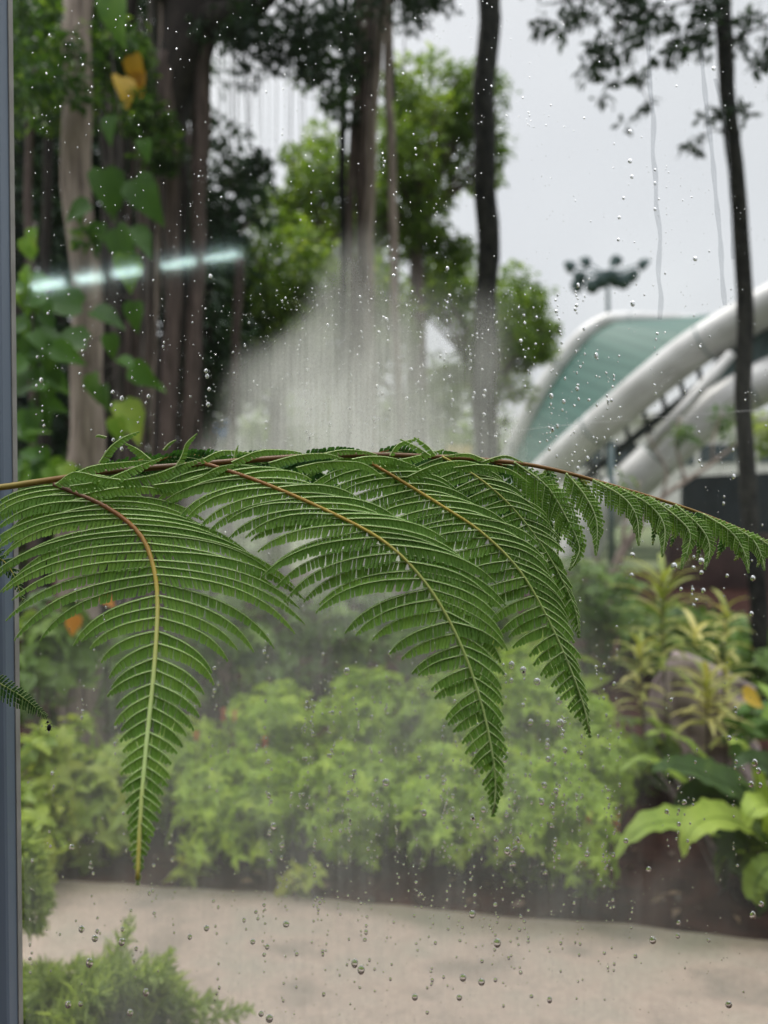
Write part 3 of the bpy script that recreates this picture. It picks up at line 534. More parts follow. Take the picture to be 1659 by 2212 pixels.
for pts, w_, vv in ups:
    bl = dict(v=[], f=[], a=[]); ve = dict(v=[], f=[], a=[])
    D = random.uniform(.735, .760); pth, tl_ = spline([(u, v, D) for u, v in pts], 20)
    sg = 1 if pts[-1][0] > pts[0][0] else -1
    lobe_rows(bl, pth, sg, w_ * 1.1, max(6, int(tl_ / 8)), vv, -.2, .4); ribbon(ve, pth, 2.6, .9, .9, .85)
    b_ = mesh_obj('leaflet', PA(bl['v']), bl['f'], M['fern'], frond, bl['a'], True); mesh_obj('vein', PA(ve['v']), ve['f'], M['vein'], b_, ve['a'], True)

fr2 = empty('fern_frond', tuple(P(-40, 1455, .8)), 'small dark fern tip poking in across the window post at lower left', 'fern frond')
pinna(fr2, [(-60, 1440, .80), (0, 1475, .80), (52, 1507, .81), (102, 1548, .82)], ([0, .6, 1], [44, 34, 8], [26, 16, 5]), 5, 8, rel=(80, 60), bend=20, mat='fernfar', rib=(3, 2), rvar=([0, 1], [.7, .85]), lobe=9, var=.4, vw=1)
pinna(fr2, [(-60, 1180, .84), (0, 1205, .84), (30, 1240, .84), (52, 1300, .84)], ([0, .6, 1], [30, 24, 5], [30, 22, 5]), 6, 12, rel=(70, 40), bend=30, mat='fernfar', rib=(3, 2), rvar=([0, 1], [.6, .7]), lobe=9, var=.2, vw=1)
bug = empty('insect', tuple(P(105, 1568, .82)), 'tiny black insect hanging at the tip of the small fern at left', 'insect')
m_ = MB(); c = P(106, 1572, .82); m_.ball(c, .0024, (1, 1, 1.7)); m_.build('abdomen', M['bug'], bug)
m_ = MB(); c = P(103, 1560, .82); m_.ball(c, .0015, (1, 1, 1)); m_.build('head', M['bug'], bug)
m_ = MB()
for k in (-1, 1):
    for j in range(3): a = P(105, 1566 + 4 * j, .82); m_.tube([a, a + np.array([k * .004, 0, .002 - j * .002])], .0003, 4)
m_.build('leg', M['bug'], bug)

# ------------------------------------------------ trees
def trunk_tree(root, name, pts, rad, mat, n=26, sides=12, wob=.05):
    m_ = MB(); q_ = sp3(pts, max(n, 40) if sides > 8 else n)
    if sides > 8:                              # crooked, fluted stems
        a_, b_ = random.uniform(0, 6), random.uniform(0, 6); r0 = max(rad) if hasattr(rad, '__len__') else rad; z_ = q_[:, 2]
        q_[:, 0] += .16 * r0 * np.sin(z_ * 2.3 + a_) + .10 * r0 * np.sin(z_ * 5.9 + b_); q_[:, 1] += .25 * r0 * np.sin(z_ * 1.9 + b_); wob = wob * 1.6
    m_.tube(q_, rad, sides, wob=wob); return m_.build(name, M[mat], root)
k = 4.6 / F
t1 = empty('vine_clad_tree', tuple(G(180, 1073 + 1.6 * F / 4.6)), 'pale greyish straight trunk at left with heart-leaved vine climbing it', 'tree')
trunk_tree(t1, 'trunk', [(178, -900, 4.7), (178, -300, 4.6), (176, 0, 4.6), (178, 300, 4.6), (176, 600, 4.6), (177, 900, 4.6), (180, 1200, 4.6), (184, 1480, 4.6), (186, 1640, 4.6)], [.045, .06, .08, .082, .088, .1, .12, .15], 'pale_bark')
crown('crown', blob(150, -1500, 5.5, 700, 300, 40, .45, 1.6), 130, .14, .08, M['darktree'], t1)

crown('leafy_shoots', blob(180, 110, 4.35, 130, 100, 10, .10, .2) + blob(110, 200, 4.3, 80, 50, 6, .09, .2) + blob(55, 160, 4.3, 30, 110, 4, .09, .2) + blob(270, 225, 4.3, 50, 30, 3, .07, .2) + blob(180, 560, 4.35, 30, 50, 2, .06, .1), 26, .065, .036, M['midleaf'], t1)
ban = empty('banyan_tree', tuple(G(390, 1073 + 1.6 * F / 6.5)), 'dark many-stemmed banyan trunk left of centre with hanging aerial roots', 'tree')
trunk_tree(ban, 'trunk', [(455, -420, 6.6), (430, -120, 6.5), (410, 60, 6.5), (385, 240, 6.5), (370, 500, 6.5), (366, 800, 6.5), (364, 1000, 6.5), (360, 1300, 6.5), (358, 1500, 6.5)], [.30, .28, .22, .12, .085, .09, .10, .14], 'dark_bark')
stems = [([(440, 40, 6.4), (440, 200, 6.4), (432, 420, 6.4), (420, 700, 6.4), (405, 980, 6.4), (395, 1450, 6.4)], .07, 'brown_bark'), ([(360, 120, 6.3), (372, 400, 6.3), (370, 700, 6.3), (362, 1000, 6.3), (358, 1480, 6.3)], .07, 'brown_bark'),
         ([(395, 80, 6.7), (350, 300, 6.7), (342, 600, 6.7), (318, 800, 6.7), (303, 960, 6.7), (290, 1440, 6.7)], .055, 'pale_bark'), ([(380, 30, 6.9), (320, 200, 6.9), (312, 500, 6.9), (292, 760, 6.9), (290, 1000, 6.9), (288, 1420, 6.9)], .08, 'brown_bark'),
         ([(300, -100, 7.2), (270, 120, 7.2), (265, 500, 7.2), (262, 900, 7.2), (262, 1400, 7.2)], .05, 'dark_bark'), ([(250, -60, 7.4), (235, 300, 7.4), (240, 700, 7.4), (238, 1000, 7.4), (238, 1400, 7.4)], .09, 'dark_bark'), ([(520, 560, 8.2), (508, 800, 8.2), (498, 1000, 8.2), (496, 1350, 8.2)], .05, 'brown_bark'),
         ([(70, 150, 5.4), (62, 420, 5.4), (66, 700, 5.4), (74, 1000, 5.4), (76, 1500, 5.4)], .030, 'brown_bark'), ([(100, -100, 7.6), (104, 300, 7.6), (98, 700, 7.6), (100, 1300, 7.6)], .05, 'dark_bark')]
for k in range(15):
    u = random.uniform(212, 455); D = random.uniform(6.1, 7.6); r_ = random.choice([.010, .014, .02, .03, .042]); dr = random.uniform(-35, 20)
    stems.append(([(u - dr * .6, random.uniform(-100, 60), D), (u - dr * .3, 330, D), (u + random.uniform(-8, 8), 640, D), (u + dr * .5, 960, D), (u + dr * .6, 1420, D)], r_, random.choice(['brown_bark', 'dark_bark', 'root', 'pale_bark'])))
for pts, r_, mt in stems: trunk_tree(ban, 'prop_root', pts, [r_, r_ * .9, r_, r_ * 1.25], mt, 18, 9)
for pts, r_ in (([(430, 40, 6.5), (480, 40, 6.3), (545, 10, 6.1), (640, -80, 5.9), (800, -200, 5.7)], [.16, .12, .09, .05, .03]), ([(420, 60, 6.5), (470, -40, 6.8), (560, -160, 7.2), (700, -300, 7.6)], [.15, .1, .06, .03]), ([(400, 40, 6.5), (340, -60, 6.2), (240, -200, 6), (60, -300, 5.8)], [.16, .1, .06, .03])):
    trunk_tree(ban, 'branch', pts, r_, 'dark_bark', 16, 9)
for (u, v0, v1, r_) in ((489, 95, 400, .006), (500, 60, 430, .009), (512, 120, 410, .005), (532, 100, 330, .008), (546, 140, 400, .005), (566, 150, 370, .004), (598, 160, 420, .004), (632, 170, 380, .006), (660, 120, 300, .004), (480, 120, 420, .005), (520, 90, 360, .003), (556, 120, 300, .004), (580, 130, 440, .003), (615, 150, 330, .003), (646, 130, 420, .004), (680, 140, 300, .003), (706, 150, 360, .003), (874, 60, 200, .006), (472, 140, 300, .004), (540, 100, 470, .003)):
    trunk_tree(ban, 'aerial_root', [(u, v0 - 60, 6.6), (u + random.uniform(-4, 4), (v0 + v1) / 2, 6.6), (u + random.uniform(-6, 6), v1, 6.6)], [r_, r_, r_ * .6], 'root', 8, 5, 0)
cl = blob(610, 40, 6.2, 160, 110, 24, .15, .6) + blob(530, 90, 6.2, 60, 60, 7, .11, .4) + blob(690, 120, 6.2, 70, 90, 11, .12, .4) + blob(540, 350, 6.4, 50, 40, 4, .08, .3) + blob(640, -160, 6.4, 330, 160, 50, .3, 1.0) + blob(200, -260, 6.4, 420, 220, 60, .4, 1.3) + blob(400, -700, 6.5, 700, 350, 70, .5, 2) + blob(920, 10, 6.4, 60, 45, 8, .14, .3) + blob(430, 30, 7.4, 80, 60, 10, .2, .3)
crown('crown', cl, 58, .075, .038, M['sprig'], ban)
cl = blob(160, 90, 5.6, 130, 110, 22, .18, .5) + blob(120, 230, 5.4, 100, 60, 12, .13, .3) + blob(300, 240, 5.6, 70, 50, 8, .12, .3) + blob(250, 130, 5.6, 60, 60, 8, .14, .3) + blob(340, 330, 6.1, 40, 60, 4, .12, .2) + blob(700, 160, 6.8, 60, 60, 5, .12, .3)
crown('leafy_shoots', cl, 75, .075, .042, M['midleaf'], ban)

tm = empty('strangler_fig_tree', tuple(G(790, 1073 + 1.6 * F / 7.6)), 'tall cluster of slender rope-like trunks in the middle, behind the mist', 'tree')
trunk_tree(tm, 'trunk', [(790, -600, 7.6), (785, -100, 7.6), (784, 150, 7.6), (780, 400, 7.6), (784, 700, 7.6), (786, 1000, 7.6), (786, 1410, 7.6)], [.10, .09, .085, .075, .075, .08, .10], 'brown_bark')
for pts, r_, mt in (([(748, -200, 7.7), (744, 100, 7.7), (740, 400, 7.7), (742, 700, 7.7), (744, 1380, 7.7)], .040, 'ivy_bark'), ([(840, -300, 7.4), (822, 60, 7.4), (806, 250, 7.4), (796, 480, 7.4), (800, 700, 7.4), (802, 1400, 7.4)], .05, 'pale_bark'), ([(764, -200, 7.5), (768, 200, 7.5), (756, 450, 7.5), (762, 800, 7.5), (764, 1380, 7.5)], .035, 'brown_bark'),
                    ([(836, -300, 7.1), (838, 60, 7.1), (845, 300, 7.1), (850, 600, 7.1), (866, 900, 7.1), (884, 1150, 7.1), (905, 1420, 7.1)], .042, 'pale_bark'), ([(835, -300, 7.2), (842, 120, 7.2), (840, 210, 7.2)], .045, 'ivy_bark'), ([(810, -300, 7.7), (802, 100, 7.7), (790, 300, 7.7)], .05, 'dark_bark')):
    trunk_tree(tm, 'prop_root', pts, [r_, r_, r_ * .95, r_ * 1.3], mt, 20, 9)
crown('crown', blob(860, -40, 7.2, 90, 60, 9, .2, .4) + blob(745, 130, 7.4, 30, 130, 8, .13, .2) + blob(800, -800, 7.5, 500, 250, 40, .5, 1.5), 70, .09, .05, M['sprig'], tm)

t4 = empty('straight_tree', tuple(G(1050, 1073 + 1.6 * F / 7.4)), 'single straight near-black trunk right of centre against grey sky', 'tree')
trunk_tree(t4, 'trunk', [(1056, -800, 7.4), (1054, -200, 7.4), (1053, 60, 7.4), (1050, 300, 7.4), (1048, 560, 7.4), (1050, 800, 7.4), (1053, 1000, 7.4), (1056, 1430, 7.4)], [.095, .10, .105, .112, .108, .11, .115, .13], 'ivy_bark', 60, 14, .05)
crown('crown', blob(1050, -1100, 7.4, 400, 250, 30, .45, 1.6) , 70, .12, .06, M['sprig'], t4)
t5 = empty('leaning_tree', tuple(G(1640, 1073 + 1.6 * F / 5.6)), 'thin dark trunk leaning slightly near the right edge with sparse overhanging leaves', 'tree')
trunk_tree(t5, 'trunk', [(1530, -500, 5.6), (1556, -60, 5.6), (1566, 120, 5.6), (1582, 300, 5.6), (1600, 500, 5.6), (1606, 680, 5.6), (1608, 860, 5.6), (1616, 1000, 5.6), (1626, 1160, 5.6), (1640, 1530, 5.6)], [.062, .060, .058, .055, .058, .060, .063, .068], 'ivy_bark', 60, 12, .06)
for pts, r_ in (([(1560, -10, 5.6), (1460, 10, 5.5), (1360, 40, 5.4), (1290, 90, 5.3)], .012), ([(1556, -60, 5.6), (1400, -40, 5.5), (1230, 0, 5.3), (1170, 10, 5.3)], .014), ([(1582, 300, 5.6), (1545, 280, 5.5), (1515, 300, 5.4)], .007), ([(1565, 100, 5.6), (1640, 60, 5.6), (1720, 40, 5.6)], .012), ([(1575, 230, 5.6), (1620, 245, 5.6), (1650, 250, 5.6)], .006), ([(1300, -40, 5.4), (1330, 60, 5.4), (1380, 180, 5.4), (1400, 225, 5.4), (1362, 250, 5.4)], .006)):
    trunk_tree(t5, 'branch', pts, [r_, r_ * .8, r_ * .35], 'dark_bark', 12, 6, 0)
cl = []
for (u, v, ru, rv, n) in ((1215, 30, 55, 40, 9), (1320, 30, 70, 40, 10), (1300, 110, 50, 35, 9), (1380, 120, 50, 35, 7), (1260, 165, 16, 20, 2), (1430, 140, 20, 22, 2), (1500, 60, 60, 50, 9), (1480, 100, 30, 20, 4), (1600, 30, 60, 50, 9), (1640, 140, 30, 50, 5), (1380, 238, 22, 10, 2), (1525, 280, 30, 34, 3), (1612, 252, 22, 12, 2), (1400, 20, 70, 40, 9), (1560, 250, 10, 20, 1), (1600, 215, 18, 8, 1), (1740, 100, 80, 120, 14), (1400, -150, 400, 110, 46), (1330, 170, 20, 12, 2), (1500, -500, 500, 250, 50)):
    cl += blob(u, v, 5.5, ru, rv, n, .065 if v > -100 else .25, .35)
crown('crown', cl, 17, .075, .036, M['sprig'], t5, tpl='lance', hollow=.1, jit=.6)
crown('upper_crown', blob(1380, -420, 5.6, 450, 200, 40, .35, 1.2), 60, .10, .05, M['sprig'], t5)

def bgtree(label, base, tpts, r_, blobs, per, L, W, mat, group='trees beyond the shrubs'):
    t = empty('broadleaf_tree', base, label, 'tree', group)
    m_ = MB(); m_.tube(np.array(tpts), r_, 8, wob=.05); m_.build('trunk', M['brown_bark'], t)
    cl = [c for b in blobs for c in b]
    m_ = MB(); top = np.array(tpts[-1])
    for c in cl[::3]: c3 = np.array(c[:3]); m_.tube([top, (top + c3) / 2 + np.array([0, 0, .15]), c3], [r_[-1] * .5, .05, .02], 5)
    m_.build('branch', M['brown_bark'], t)
    crown('crown', cl, per, L, W, mat, t); return t
def gz(u, D): p = P(u, 1073, D); return (float(p[0]), D, 0.0)
def tp(u, v0, D, v1): return [gz(u, D), tuple(P(u, (1073 + v1) / 2, D)), tuple(P(u, v1, D))]
bgtree('tall green tree behind the central slender trunks, highest crown', gz(900, 15), tp(900, 0, 15, 500), [.25, .2, .12], [blob(930, 260, 15, 95, 85, 24, .38, 2), blob(900, 400, 15, 130, 70, 24, .38, 2), blob(760, 470, 15, 170, 90, 34, .4, 2), blob(1010, 230, 14.8, 50, 45, 11, .38, 1), blob(1050, 330, 14.8, 30, 70, 8, .4, 1), blob(640, 500, 15, 90, 80, 15, .5, 2), blob(960, 520, 15, 80, 35, 9, .34, 1), blob(690, 370, 15, 70, 60, 10, .3, 1), blob(620, 440, 15, 60, 40, 7, .26, 1), blob(860, 200, 15, 60, 30, 5, .22, 1)], 120, .16, .08, M['tree'])
bgtree('rounded green tree just left of the white arches, half misted', gz(1060, 18), tp(1060, 0, 18, 850), [.3, .2, .15], [blob(1060, 710, 18, 100, 110, 34, .42, 3), blob(1140, 720, 18, 60, 90, 18, .33, 2), blob(960, 620, 17, 90, 60, 18, .42, 2), blob(1110, 640, 18, 45, 45, 8, .3, 2), blob(960, 790, 18, 70, 90, 10, .4, 2), blob(1080, 850, 18, 70, 50, 7, .35, 2), blob(1190, 715, 18, 14, 8, 2, .2, .5)], 90, .20, .10, M['tree'])
bgtree('broad green tree right of the banyan stems under the light streak', gz(600, 13), tp(600, 0, 13, 760), [.22, .16, .12], [blob(620, 640, 13, 130, 90, 34, .45, 2), blob(540, 760, 13, 110, 130, 36, .45, 2), blob(480, 650, 13, 50, 90, 12, .4, 1), blob(700, 760, 13, 130, 110, 24, .45, 2), blob(800, 660, 13.5, 90, 100, 20, .45, 2), blob(830, 850, 14, 160, 90, 12, .5, 2)], 115, .17, .09, M['tree'])
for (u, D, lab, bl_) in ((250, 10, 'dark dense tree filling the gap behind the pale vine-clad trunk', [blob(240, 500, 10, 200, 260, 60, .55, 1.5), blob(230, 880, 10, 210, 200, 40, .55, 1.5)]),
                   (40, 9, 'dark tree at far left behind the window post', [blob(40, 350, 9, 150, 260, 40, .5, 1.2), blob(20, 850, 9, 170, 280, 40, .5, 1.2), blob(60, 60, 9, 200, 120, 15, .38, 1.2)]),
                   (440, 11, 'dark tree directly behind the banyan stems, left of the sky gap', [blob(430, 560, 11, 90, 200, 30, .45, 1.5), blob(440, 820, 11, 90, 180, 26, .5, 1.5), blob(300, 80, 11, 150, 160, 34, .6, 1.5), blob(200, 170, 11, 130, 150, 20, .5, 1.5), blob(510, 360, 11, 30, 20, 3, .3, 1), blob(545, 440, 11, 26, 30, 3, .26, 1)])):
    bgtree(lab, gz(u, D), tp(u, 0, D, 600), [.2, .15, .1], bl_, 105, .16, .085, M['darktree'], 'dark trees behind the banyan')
bgtree('hazy far tree low behind the misted patch', gz(900, 34), tp(900, 0, 34, 940), [.3, .2, .15], [blob(760, 940, 34, 260, 60, 26, 1.4, 4), blob(1040, 960, 36, 100, 40, 8, 1.2, 3)], 110, .45, .25, M['tree'])
bgtree('small light green tree at right edge beyond the black fence', gz(1700, 24), tp(1700, 0, 24, 960), [.15, .1, .08], [blob(1675, 940, 24, 30, 80, 9, .45, 2)], 90, .22, .12, M['yshrub'])

# heart-leaved vine on the pale trunk
vine = empty('climbing_vine', tuple(P(200, 1300, 4.35)), 'large heart-shaped green vine leaves climbing the pale trunk at left', 'vine')
def vleaves(name, spec, mat, parent, D0=4.3, tpl='heart'):
    cs, ax, nr, Ls, va = [], [], [], [], []
    for (u, v, s, a, vv) in spec:
        D = D0 + random.uniform(-.12, .12); cs.append(P(u, v, D)); r_ = R(a); ax.append((math.cos(r_), random.uniform(-.25, .1), -math.sin(r_))); nr.append((random.uniform(-.7, .7), -1, random.uniform(.0, 1.3))); Ls.append(s * D / F); va.append(vv)
    cs, ax, nr, Ls = map(np.array, (cs, ax, nr, Ls)); vs, fs, k = leaf_cloud(cs, ax, nr, Ls, Ls * .92, tpl)
    return mesh_obj(name, vs, fs, mat, parent, np.repeat(np.array(va), k), True)
vs_ = [(245, -20, 100, 88, .55), (222, 362, 100, 75, .25), (290, 385, 100, 60, .2), (215, 480, 60, 100, .35), (250, 490, 90, 70, .3), (285, 490, 70, 50, .3), (270, 545, 75, 80, .7), (290, 560, 55, 100, .75), (195, 440, 60, 150, .25), (200, 805, 62, 85, .6), (255, 775, 50, 20, .5), (285, 790, 70, 40, .45), (225, 830, 55, 90, .45), (262, 865, 90, 60, .9), (250, 900, 55, 80, .8), (180, 660, 90, 190, .25), (200, 670, 70, 20, .2), (190, 740, 100, 185, .3), (290, 650, 60, 90, .35), (235, 720, 50, 80, .35), (330, 830, 30, 20, .6), (170, 440, 40, 90, .3), (240, 250, 55, 100, .3), (310, 300, 45, 80, .4)]
vleaves('leaves', vs_, M['vine'], vine)
yl = vleaves('yellow_leaves', [(286, 118, 62, 80, .3), (262, 165, 66, 70, .7), (300, 150, 50, 95, .1)], M['yellow'], vine); yl['label'] = 'yellowed vine leaves hanging near the top'
m_ = MB(); m_.tube(sp3([(236, -200, 4.5), (240, 100, 4.45), (262, 300, 4.42), (250, 600, 4.42), (262, 900, 4.4), (240, 1300, 4.4), (230, 1560, 4.4)], 24), .008, 6)
for (u, v, s, a, vv) in vs_[:20]: m_.tube([P(245, v - 20, 4.42), P(u, v, 4.32)], .003, 4)
m_.build('stem', M['root'], vine)
vine2 = empty('climbing_vine', tuple(P(80, 1300, 3.9)), 'broad-leaved vine thicket beside the window post, brighter toward the bottom', 'vine')
sp_l = [(random.uniform(35, 112), random.uniform(600, 1060), random.uniform(38, 72), random.choice([random.uniform(150, 200), random.uniform(-20, 70), 90]), random.uniform(.15, .7)) for _ in range(52)]
sp_l += [(random.uniform(50, 170), random.uniform(990, 1060), random.uniform(35, 55), random.uniform(30, 150), random.uniform(.6, .9)) for _ in range(14)] + [(random.uniform(45, 75), random.uniform(470, 640), random.uniform(25, 50), 90, .8) for _ in range(8)]
vleaves('leaves', sp_l, M['vine'], vine2, 4.0)
m_ = MB(); m_.tube(sp3([(76, 480, 4.1), (70, 700, 4.1), (82, 900, 4.1), (84, 1100, 4.1), (80, 1640, 4.1)], 20), .012, 6); m_.build('stem', M['root'], vine2)

# ------------------------------------------------ shrubs
def whorls(c, rx, ry, rz, n, L, W, nl=6, tpl='lance', up=.5):
    cs, ax, nr = [], [], []
    for _ in range(n):
        d = rdirs(1, .35)[0]; rr = random.random() ** .45; p = np.array([c[0] + d[0] * rx * rr, c[1] + d[1] * ry * rr, c[2] + d[2] * rz * rr]); tilt = rdirs(1, 1.2)[0] * .5 + d * .5
        x = np.cross(tilt, rdirs(1)[0]); x /= np.linalg.norm(x); y = np.cross(tilt, x); ph = random.random() * 6
        for k in range(nl):
            a = ph + 2 * math.pi * k / nl + random.uniform(-.2, .2); cs.append(p); ax.append(x * math.cos(a) + y * math.sin(a) + tilt * up * random.uniform(.1, 1)); nr.append(tilt + rdirs(1)[0] * .2)
    N = len(cs); return np.array(cs), np.array(ax), np.array(nr), L * rng.uniform(.65, 1.2, N), W * rng.uniform(.75, 1.2, N)
def shrub(name, label, cat, base, parts, L, W, mat, nl=6, group=None, vm=.5, tpl='lance', stems=7, smat='root', up=.5):
    t = empty(name, tuple(base), label, cat, group); allv = []; allf = []; va = []; off = 0; m_ = MB()
    for (c, rx, ry, rz, n) in parts:
        cs, ax, nr, Ls, Ws = whorls(c, rx, ry, rz, n, L, W, nl, tpl, up); vs, fs, k = leaf_cloud(cs, ax, nr, Ls, Ws, tpl)
        allv.append(vs); allf.append(fs + off); off += len(vs); va.append(np.repeat(np.clip(np.repeat(rng.normal(vm, .17, n), nl)[:len(cs)] + rng.normal(0, .06, len(cs)), 0, 1), k))
        for j in range(stems): q = cs[rng.integers(len(cs))]; b0 = np.array(base) + rng.normal(0, .04, 3) * np.array([1, 1, 0]); m_.tube([b0, (b0 + q) / 2 + np.array([0, 0, .06]), q], [.006, .004, .002], 5)
    m_.build('stem', M[smat], t); mesh_obj('leaves', np.vstack(allv), np.vstack(allf), mat, t, np.concatenate(va), False); return t
def S_(u, vtop, vbot, D, wpx, n, depth=.35):
    top = P(u, vtop, D)[2]; bot = max(.02, P(u, vbot, D)[2]); x = P(u, 1106, D)[0]
    return ((x, D, (top + bot) / 2), wpx * D / F, depth, (top - bot) / 2, n)
hg = 'light green whorled shrubs along the path'
hl = [('light green whorled shrub left of the longest pinna tip, low and shaded', 400, [S_(390, 1560, 1830, 3.6, 110, 294), S_(470, 1640, 1900, 3.25, 90, 201)]),
      ('light green shrub behind the longest pinna, beside the yellow-green shrub', 250, [S_(270, 1600, 1850, 3.5, 110, 263)]),
      ('light green shrub between the longest pinna and the glass centre, tallest left crown', 600, [S_(590, 1475, 1800, 3.7, 115, 356), S_(560, 1640, 1900, 3.25, 110, 248)]),
      ('light green shrub in the centre of the row, below the fern gap', 790, [S_(790, 1440, 1800, 3.8, 130, 403), S_(760, 1620, 1880, 3.25, 125, 279)]),
      ('light green shrub right of centre behind the hanging second pinna tip', 960, [S_(960, 1455, 1800, 3.75, 125, 387), S_(960, 1620, 1880, 3.2, 125, 263)]),
      ('bright yellowish-green shrub with arching taller leaves behind the fourth pinna', 1140, [S_(1130, 1400, 1760, 3.8, 115, 356), S_(1130, 1620, 1930, 3.1, 110, 248)]),
      ('light green shrub at the right end of the row with small red flowers', 1270, [S_(1270, 1490, 1800, 3.5, 95, 294), S_(1240, 1640, 1970, 3.0, 80, 201)])]
for (lab, u, parts) in hl:
    shrub('garden_shrub', lab, 'shrub', (parts[0][0][0], parts[0][0][1], 0), parts, .060, .020, M['hedge'], 6, hg, vm=.52)
def flower(u, v, D, h, lab):
    t = empty('red_flower', tuple(P(u, v, D)), lab, 'flower', 'small red flowers in the shrubs'); c = P(u, v, D); cs = []; ax = []
    for j in range(14): a = j * 2.4; cs.append(c + np.array([0, 0, h * (j / 14 - .5)])); ax.append((math.cos(a), math.sin(a), .8))
    vs, fs, k = leaf_cloud(np.array(cs), np.array(ax), np.tile([0, 0, 1.], (14, 1)) + .1, np.full(14, .02), np.full(14, .012), 'rhomb'); mesh_obj('petals', vs, fs, M['red'], t, np.repeat(rng.random(14), k))
    m_ = MB(); m_.tube([c - np.array([0, 0, .2]), c + np.array([0, 0, h / 2])], .002, 4); m_.build('stem', M['root'], t)
for (u, v, D, h, lab) in ((1262, 1861, 2.75, .03, 'round red flower low in the right-hand shrub'), (1272, 1775, 2.75, .06, 'red flower spike above the round red flower'), (1331, 1790, 2.8, .10, 'long red flower spike beside the arching nest fern'), (482, 1545, 3.2, .06, 'left red flower spike of the pair beside the longest pinna'), (506, 1548, 3.2, .05, 'right red flower spike of the pair beside the longest pinna'), (424, 1592, 3.2, .04, 'orange-red bloom just right of the longest pinna'), (572, 1605, 3.2, .05, 'lone reddish flower spike left of centre in the shrubs')): flower(u, v, D, h, lab)
bs = 'dark bushes behind the light shrubs'
for (lab, u, D, parts) in (('dark green bush low left behind the longest pinna', 240, 5.2, [S_(200, 1350, 1750, 5.0, 160, 130, .7), S_(330, 1420, 1760, 5, 120, 80, .6)]), ('dark green bush left of centre below the fern, misted', 500, 5.6, [S_(520, 1260, 1640, 5.6, 150, 150, .8)]), ('dark green bush in the middle below the fern, misted', 740, 6, [S_(740, 1230, 1600, 6, 160, 150, .8)]),
                            ('dark green bush right of centre behind the third pinna', 1000, 6, [S_(1000, 1240, 1600, 6, 160, 150, .8)]), ('deep green bush below the small hanging pinnae', 1280, 6.5, [S_(1280, 1200, 1560, 6.5, 120, 150, .8)]), ('deep green bush behind the olive spiky plant at right', 1420, 7, [S_(1430, 1300, 1560, 6.8, 120, 120, .8), S_(1560, 1330, 1560, 6.8, 120, 110, .8)]), ('deep green bush at the far right behind the stump', 1660, 6, [S_(1680, 1380, 1660, 5.6, 100, 90, .6)])):
    shrub('dark_bush', lab, 'bush', (parts[0][0][0], parts[0][0][1], 0), [(c_, rx_ * 1.15, ry_, rz_, int(n_ * 1.7)) for c_, rx_, ry_, rz_, n_ in parts], .10, .042, M['bush'], 6, bs, vm=.45, stems=6)
crown('low_canopy', blob(300, 1120, 9, 330, 130, 40, .5, 1.5), 120, .14, .07, M['bush'], tag(empty('hedge_row', gz(300, 9), 'dark leafy hedge row hidden mostly by the fern at left', 'hedge')))
sh = shrub('yellow_green_shrub', 'yellow-green variegated shrub at lower left beside the window post', 'shrub', gz(130, 3.3), [S_(110, 1560, 1860, 3.3, 80, 80), S_(210, 1640, 1880, 3.3, 110, 90), S_(80, 1700, 1930, 3.0, 60, 50)], .10, .045, M['yshrub'], 5, vm=.5)
sh = shrub('orange_leaved_shrub', 'dark glossy shrub with a single orange leaf behind the window post', 'shrub', gz(130, 3.9), [S_(110, 1290, 1520, 3.9, 90, 60)], .12, .07, M['bush'], 5, vm=.6)
ol = vleaves('orange_leaf', [(160, 1328, 44, 92, .5), (222, 1286, 34, 40, .4)], M['orange'], sh, 3.6); ol['label'] = 'orange leaf hanging point down'
shrub('yellow_green_shrub', 'bright yellowish leaf tuft behind the fourth pinna, above the shrub row', 'shrub', gz(1180, 4.4), [S_(1150, 1390, 1560, 4.4, 90, 30)], .22, .08, M['yshrub'], 5, vm=.35)
shrub('pale_sprout', 'pale weak sprout on bare soil near the path, left of centre', 'plant', G(400, 1920), [((float(G(400, 1920)[0]), float(G(400, 1920)[1]), .08), .06, .04, .05, 3)], .10, .04, M['yshrub'], 4, vm=.8, stems=2)
shrub('pale_sprout', 'pale small plant on bare soil near the path, at the centre', 'plant', G(690, 1960), [((float(G(660, 1955)[0]), float(G(660, 1955)[1]), .09), .10, .05, .07, 9)], .07, .03, M['yshrub'], 5, vm=.7, stems=3)

# olive whorled plants (narrow striped leaves)
def spiky(label, stem, heads, D, L, W, vm):
    t = empty('striped_leaf_plant', tuple(P(*stem[0], D)), label, 'plant', 'olive striped-leaf plants at the right')
    m_ = MB(); m_.tube(sp3([(u, v, D) for u, v in stem], 18), [.010, .007, .005], 6); m_.build('stem', M['root'], t); m_ = MB()
    for (u, v0, v1, n, s) in heads:
        for j in range(n):
            f_ = j / n; b = P(u + random.uniform(-3, 3), v1 + (v0 - v1) * f_, D); a = j * 2.4 + random.random() * .4; el = .15 + .9 * f_ + random.uniform(-.15, .15); LL = L * s * random.uniform(.8, 1.15)
            d = np.array([math.cos(a), math.sin(a), 0]); pts = []; q = b.copy(); e_ = el
            for k in range(8): pts.append(q.copy()); q = q + (d * math.cos(e_) + np.array([0, 0, math.sin(e_)])) * LL / 8; e_ -= .16
            m_.strip(pts, [W * .5, W, W, W * .9, W * .6, .001], (0, 0, 1.0) + d * -.2, .3, var=min(1, max(0, random.gauss(vm, .2))))
    m_.build('leaves', M['india'], t)
spiky('tall olive striped-leaf plant behind the stump, highest of the group', [(1460, 1850), (1445, 1600), (1432, 1400), (1428, 1250)], [(1432, 1240, 1450, 46, 1.0)], 4.0, .34, .034, .4)
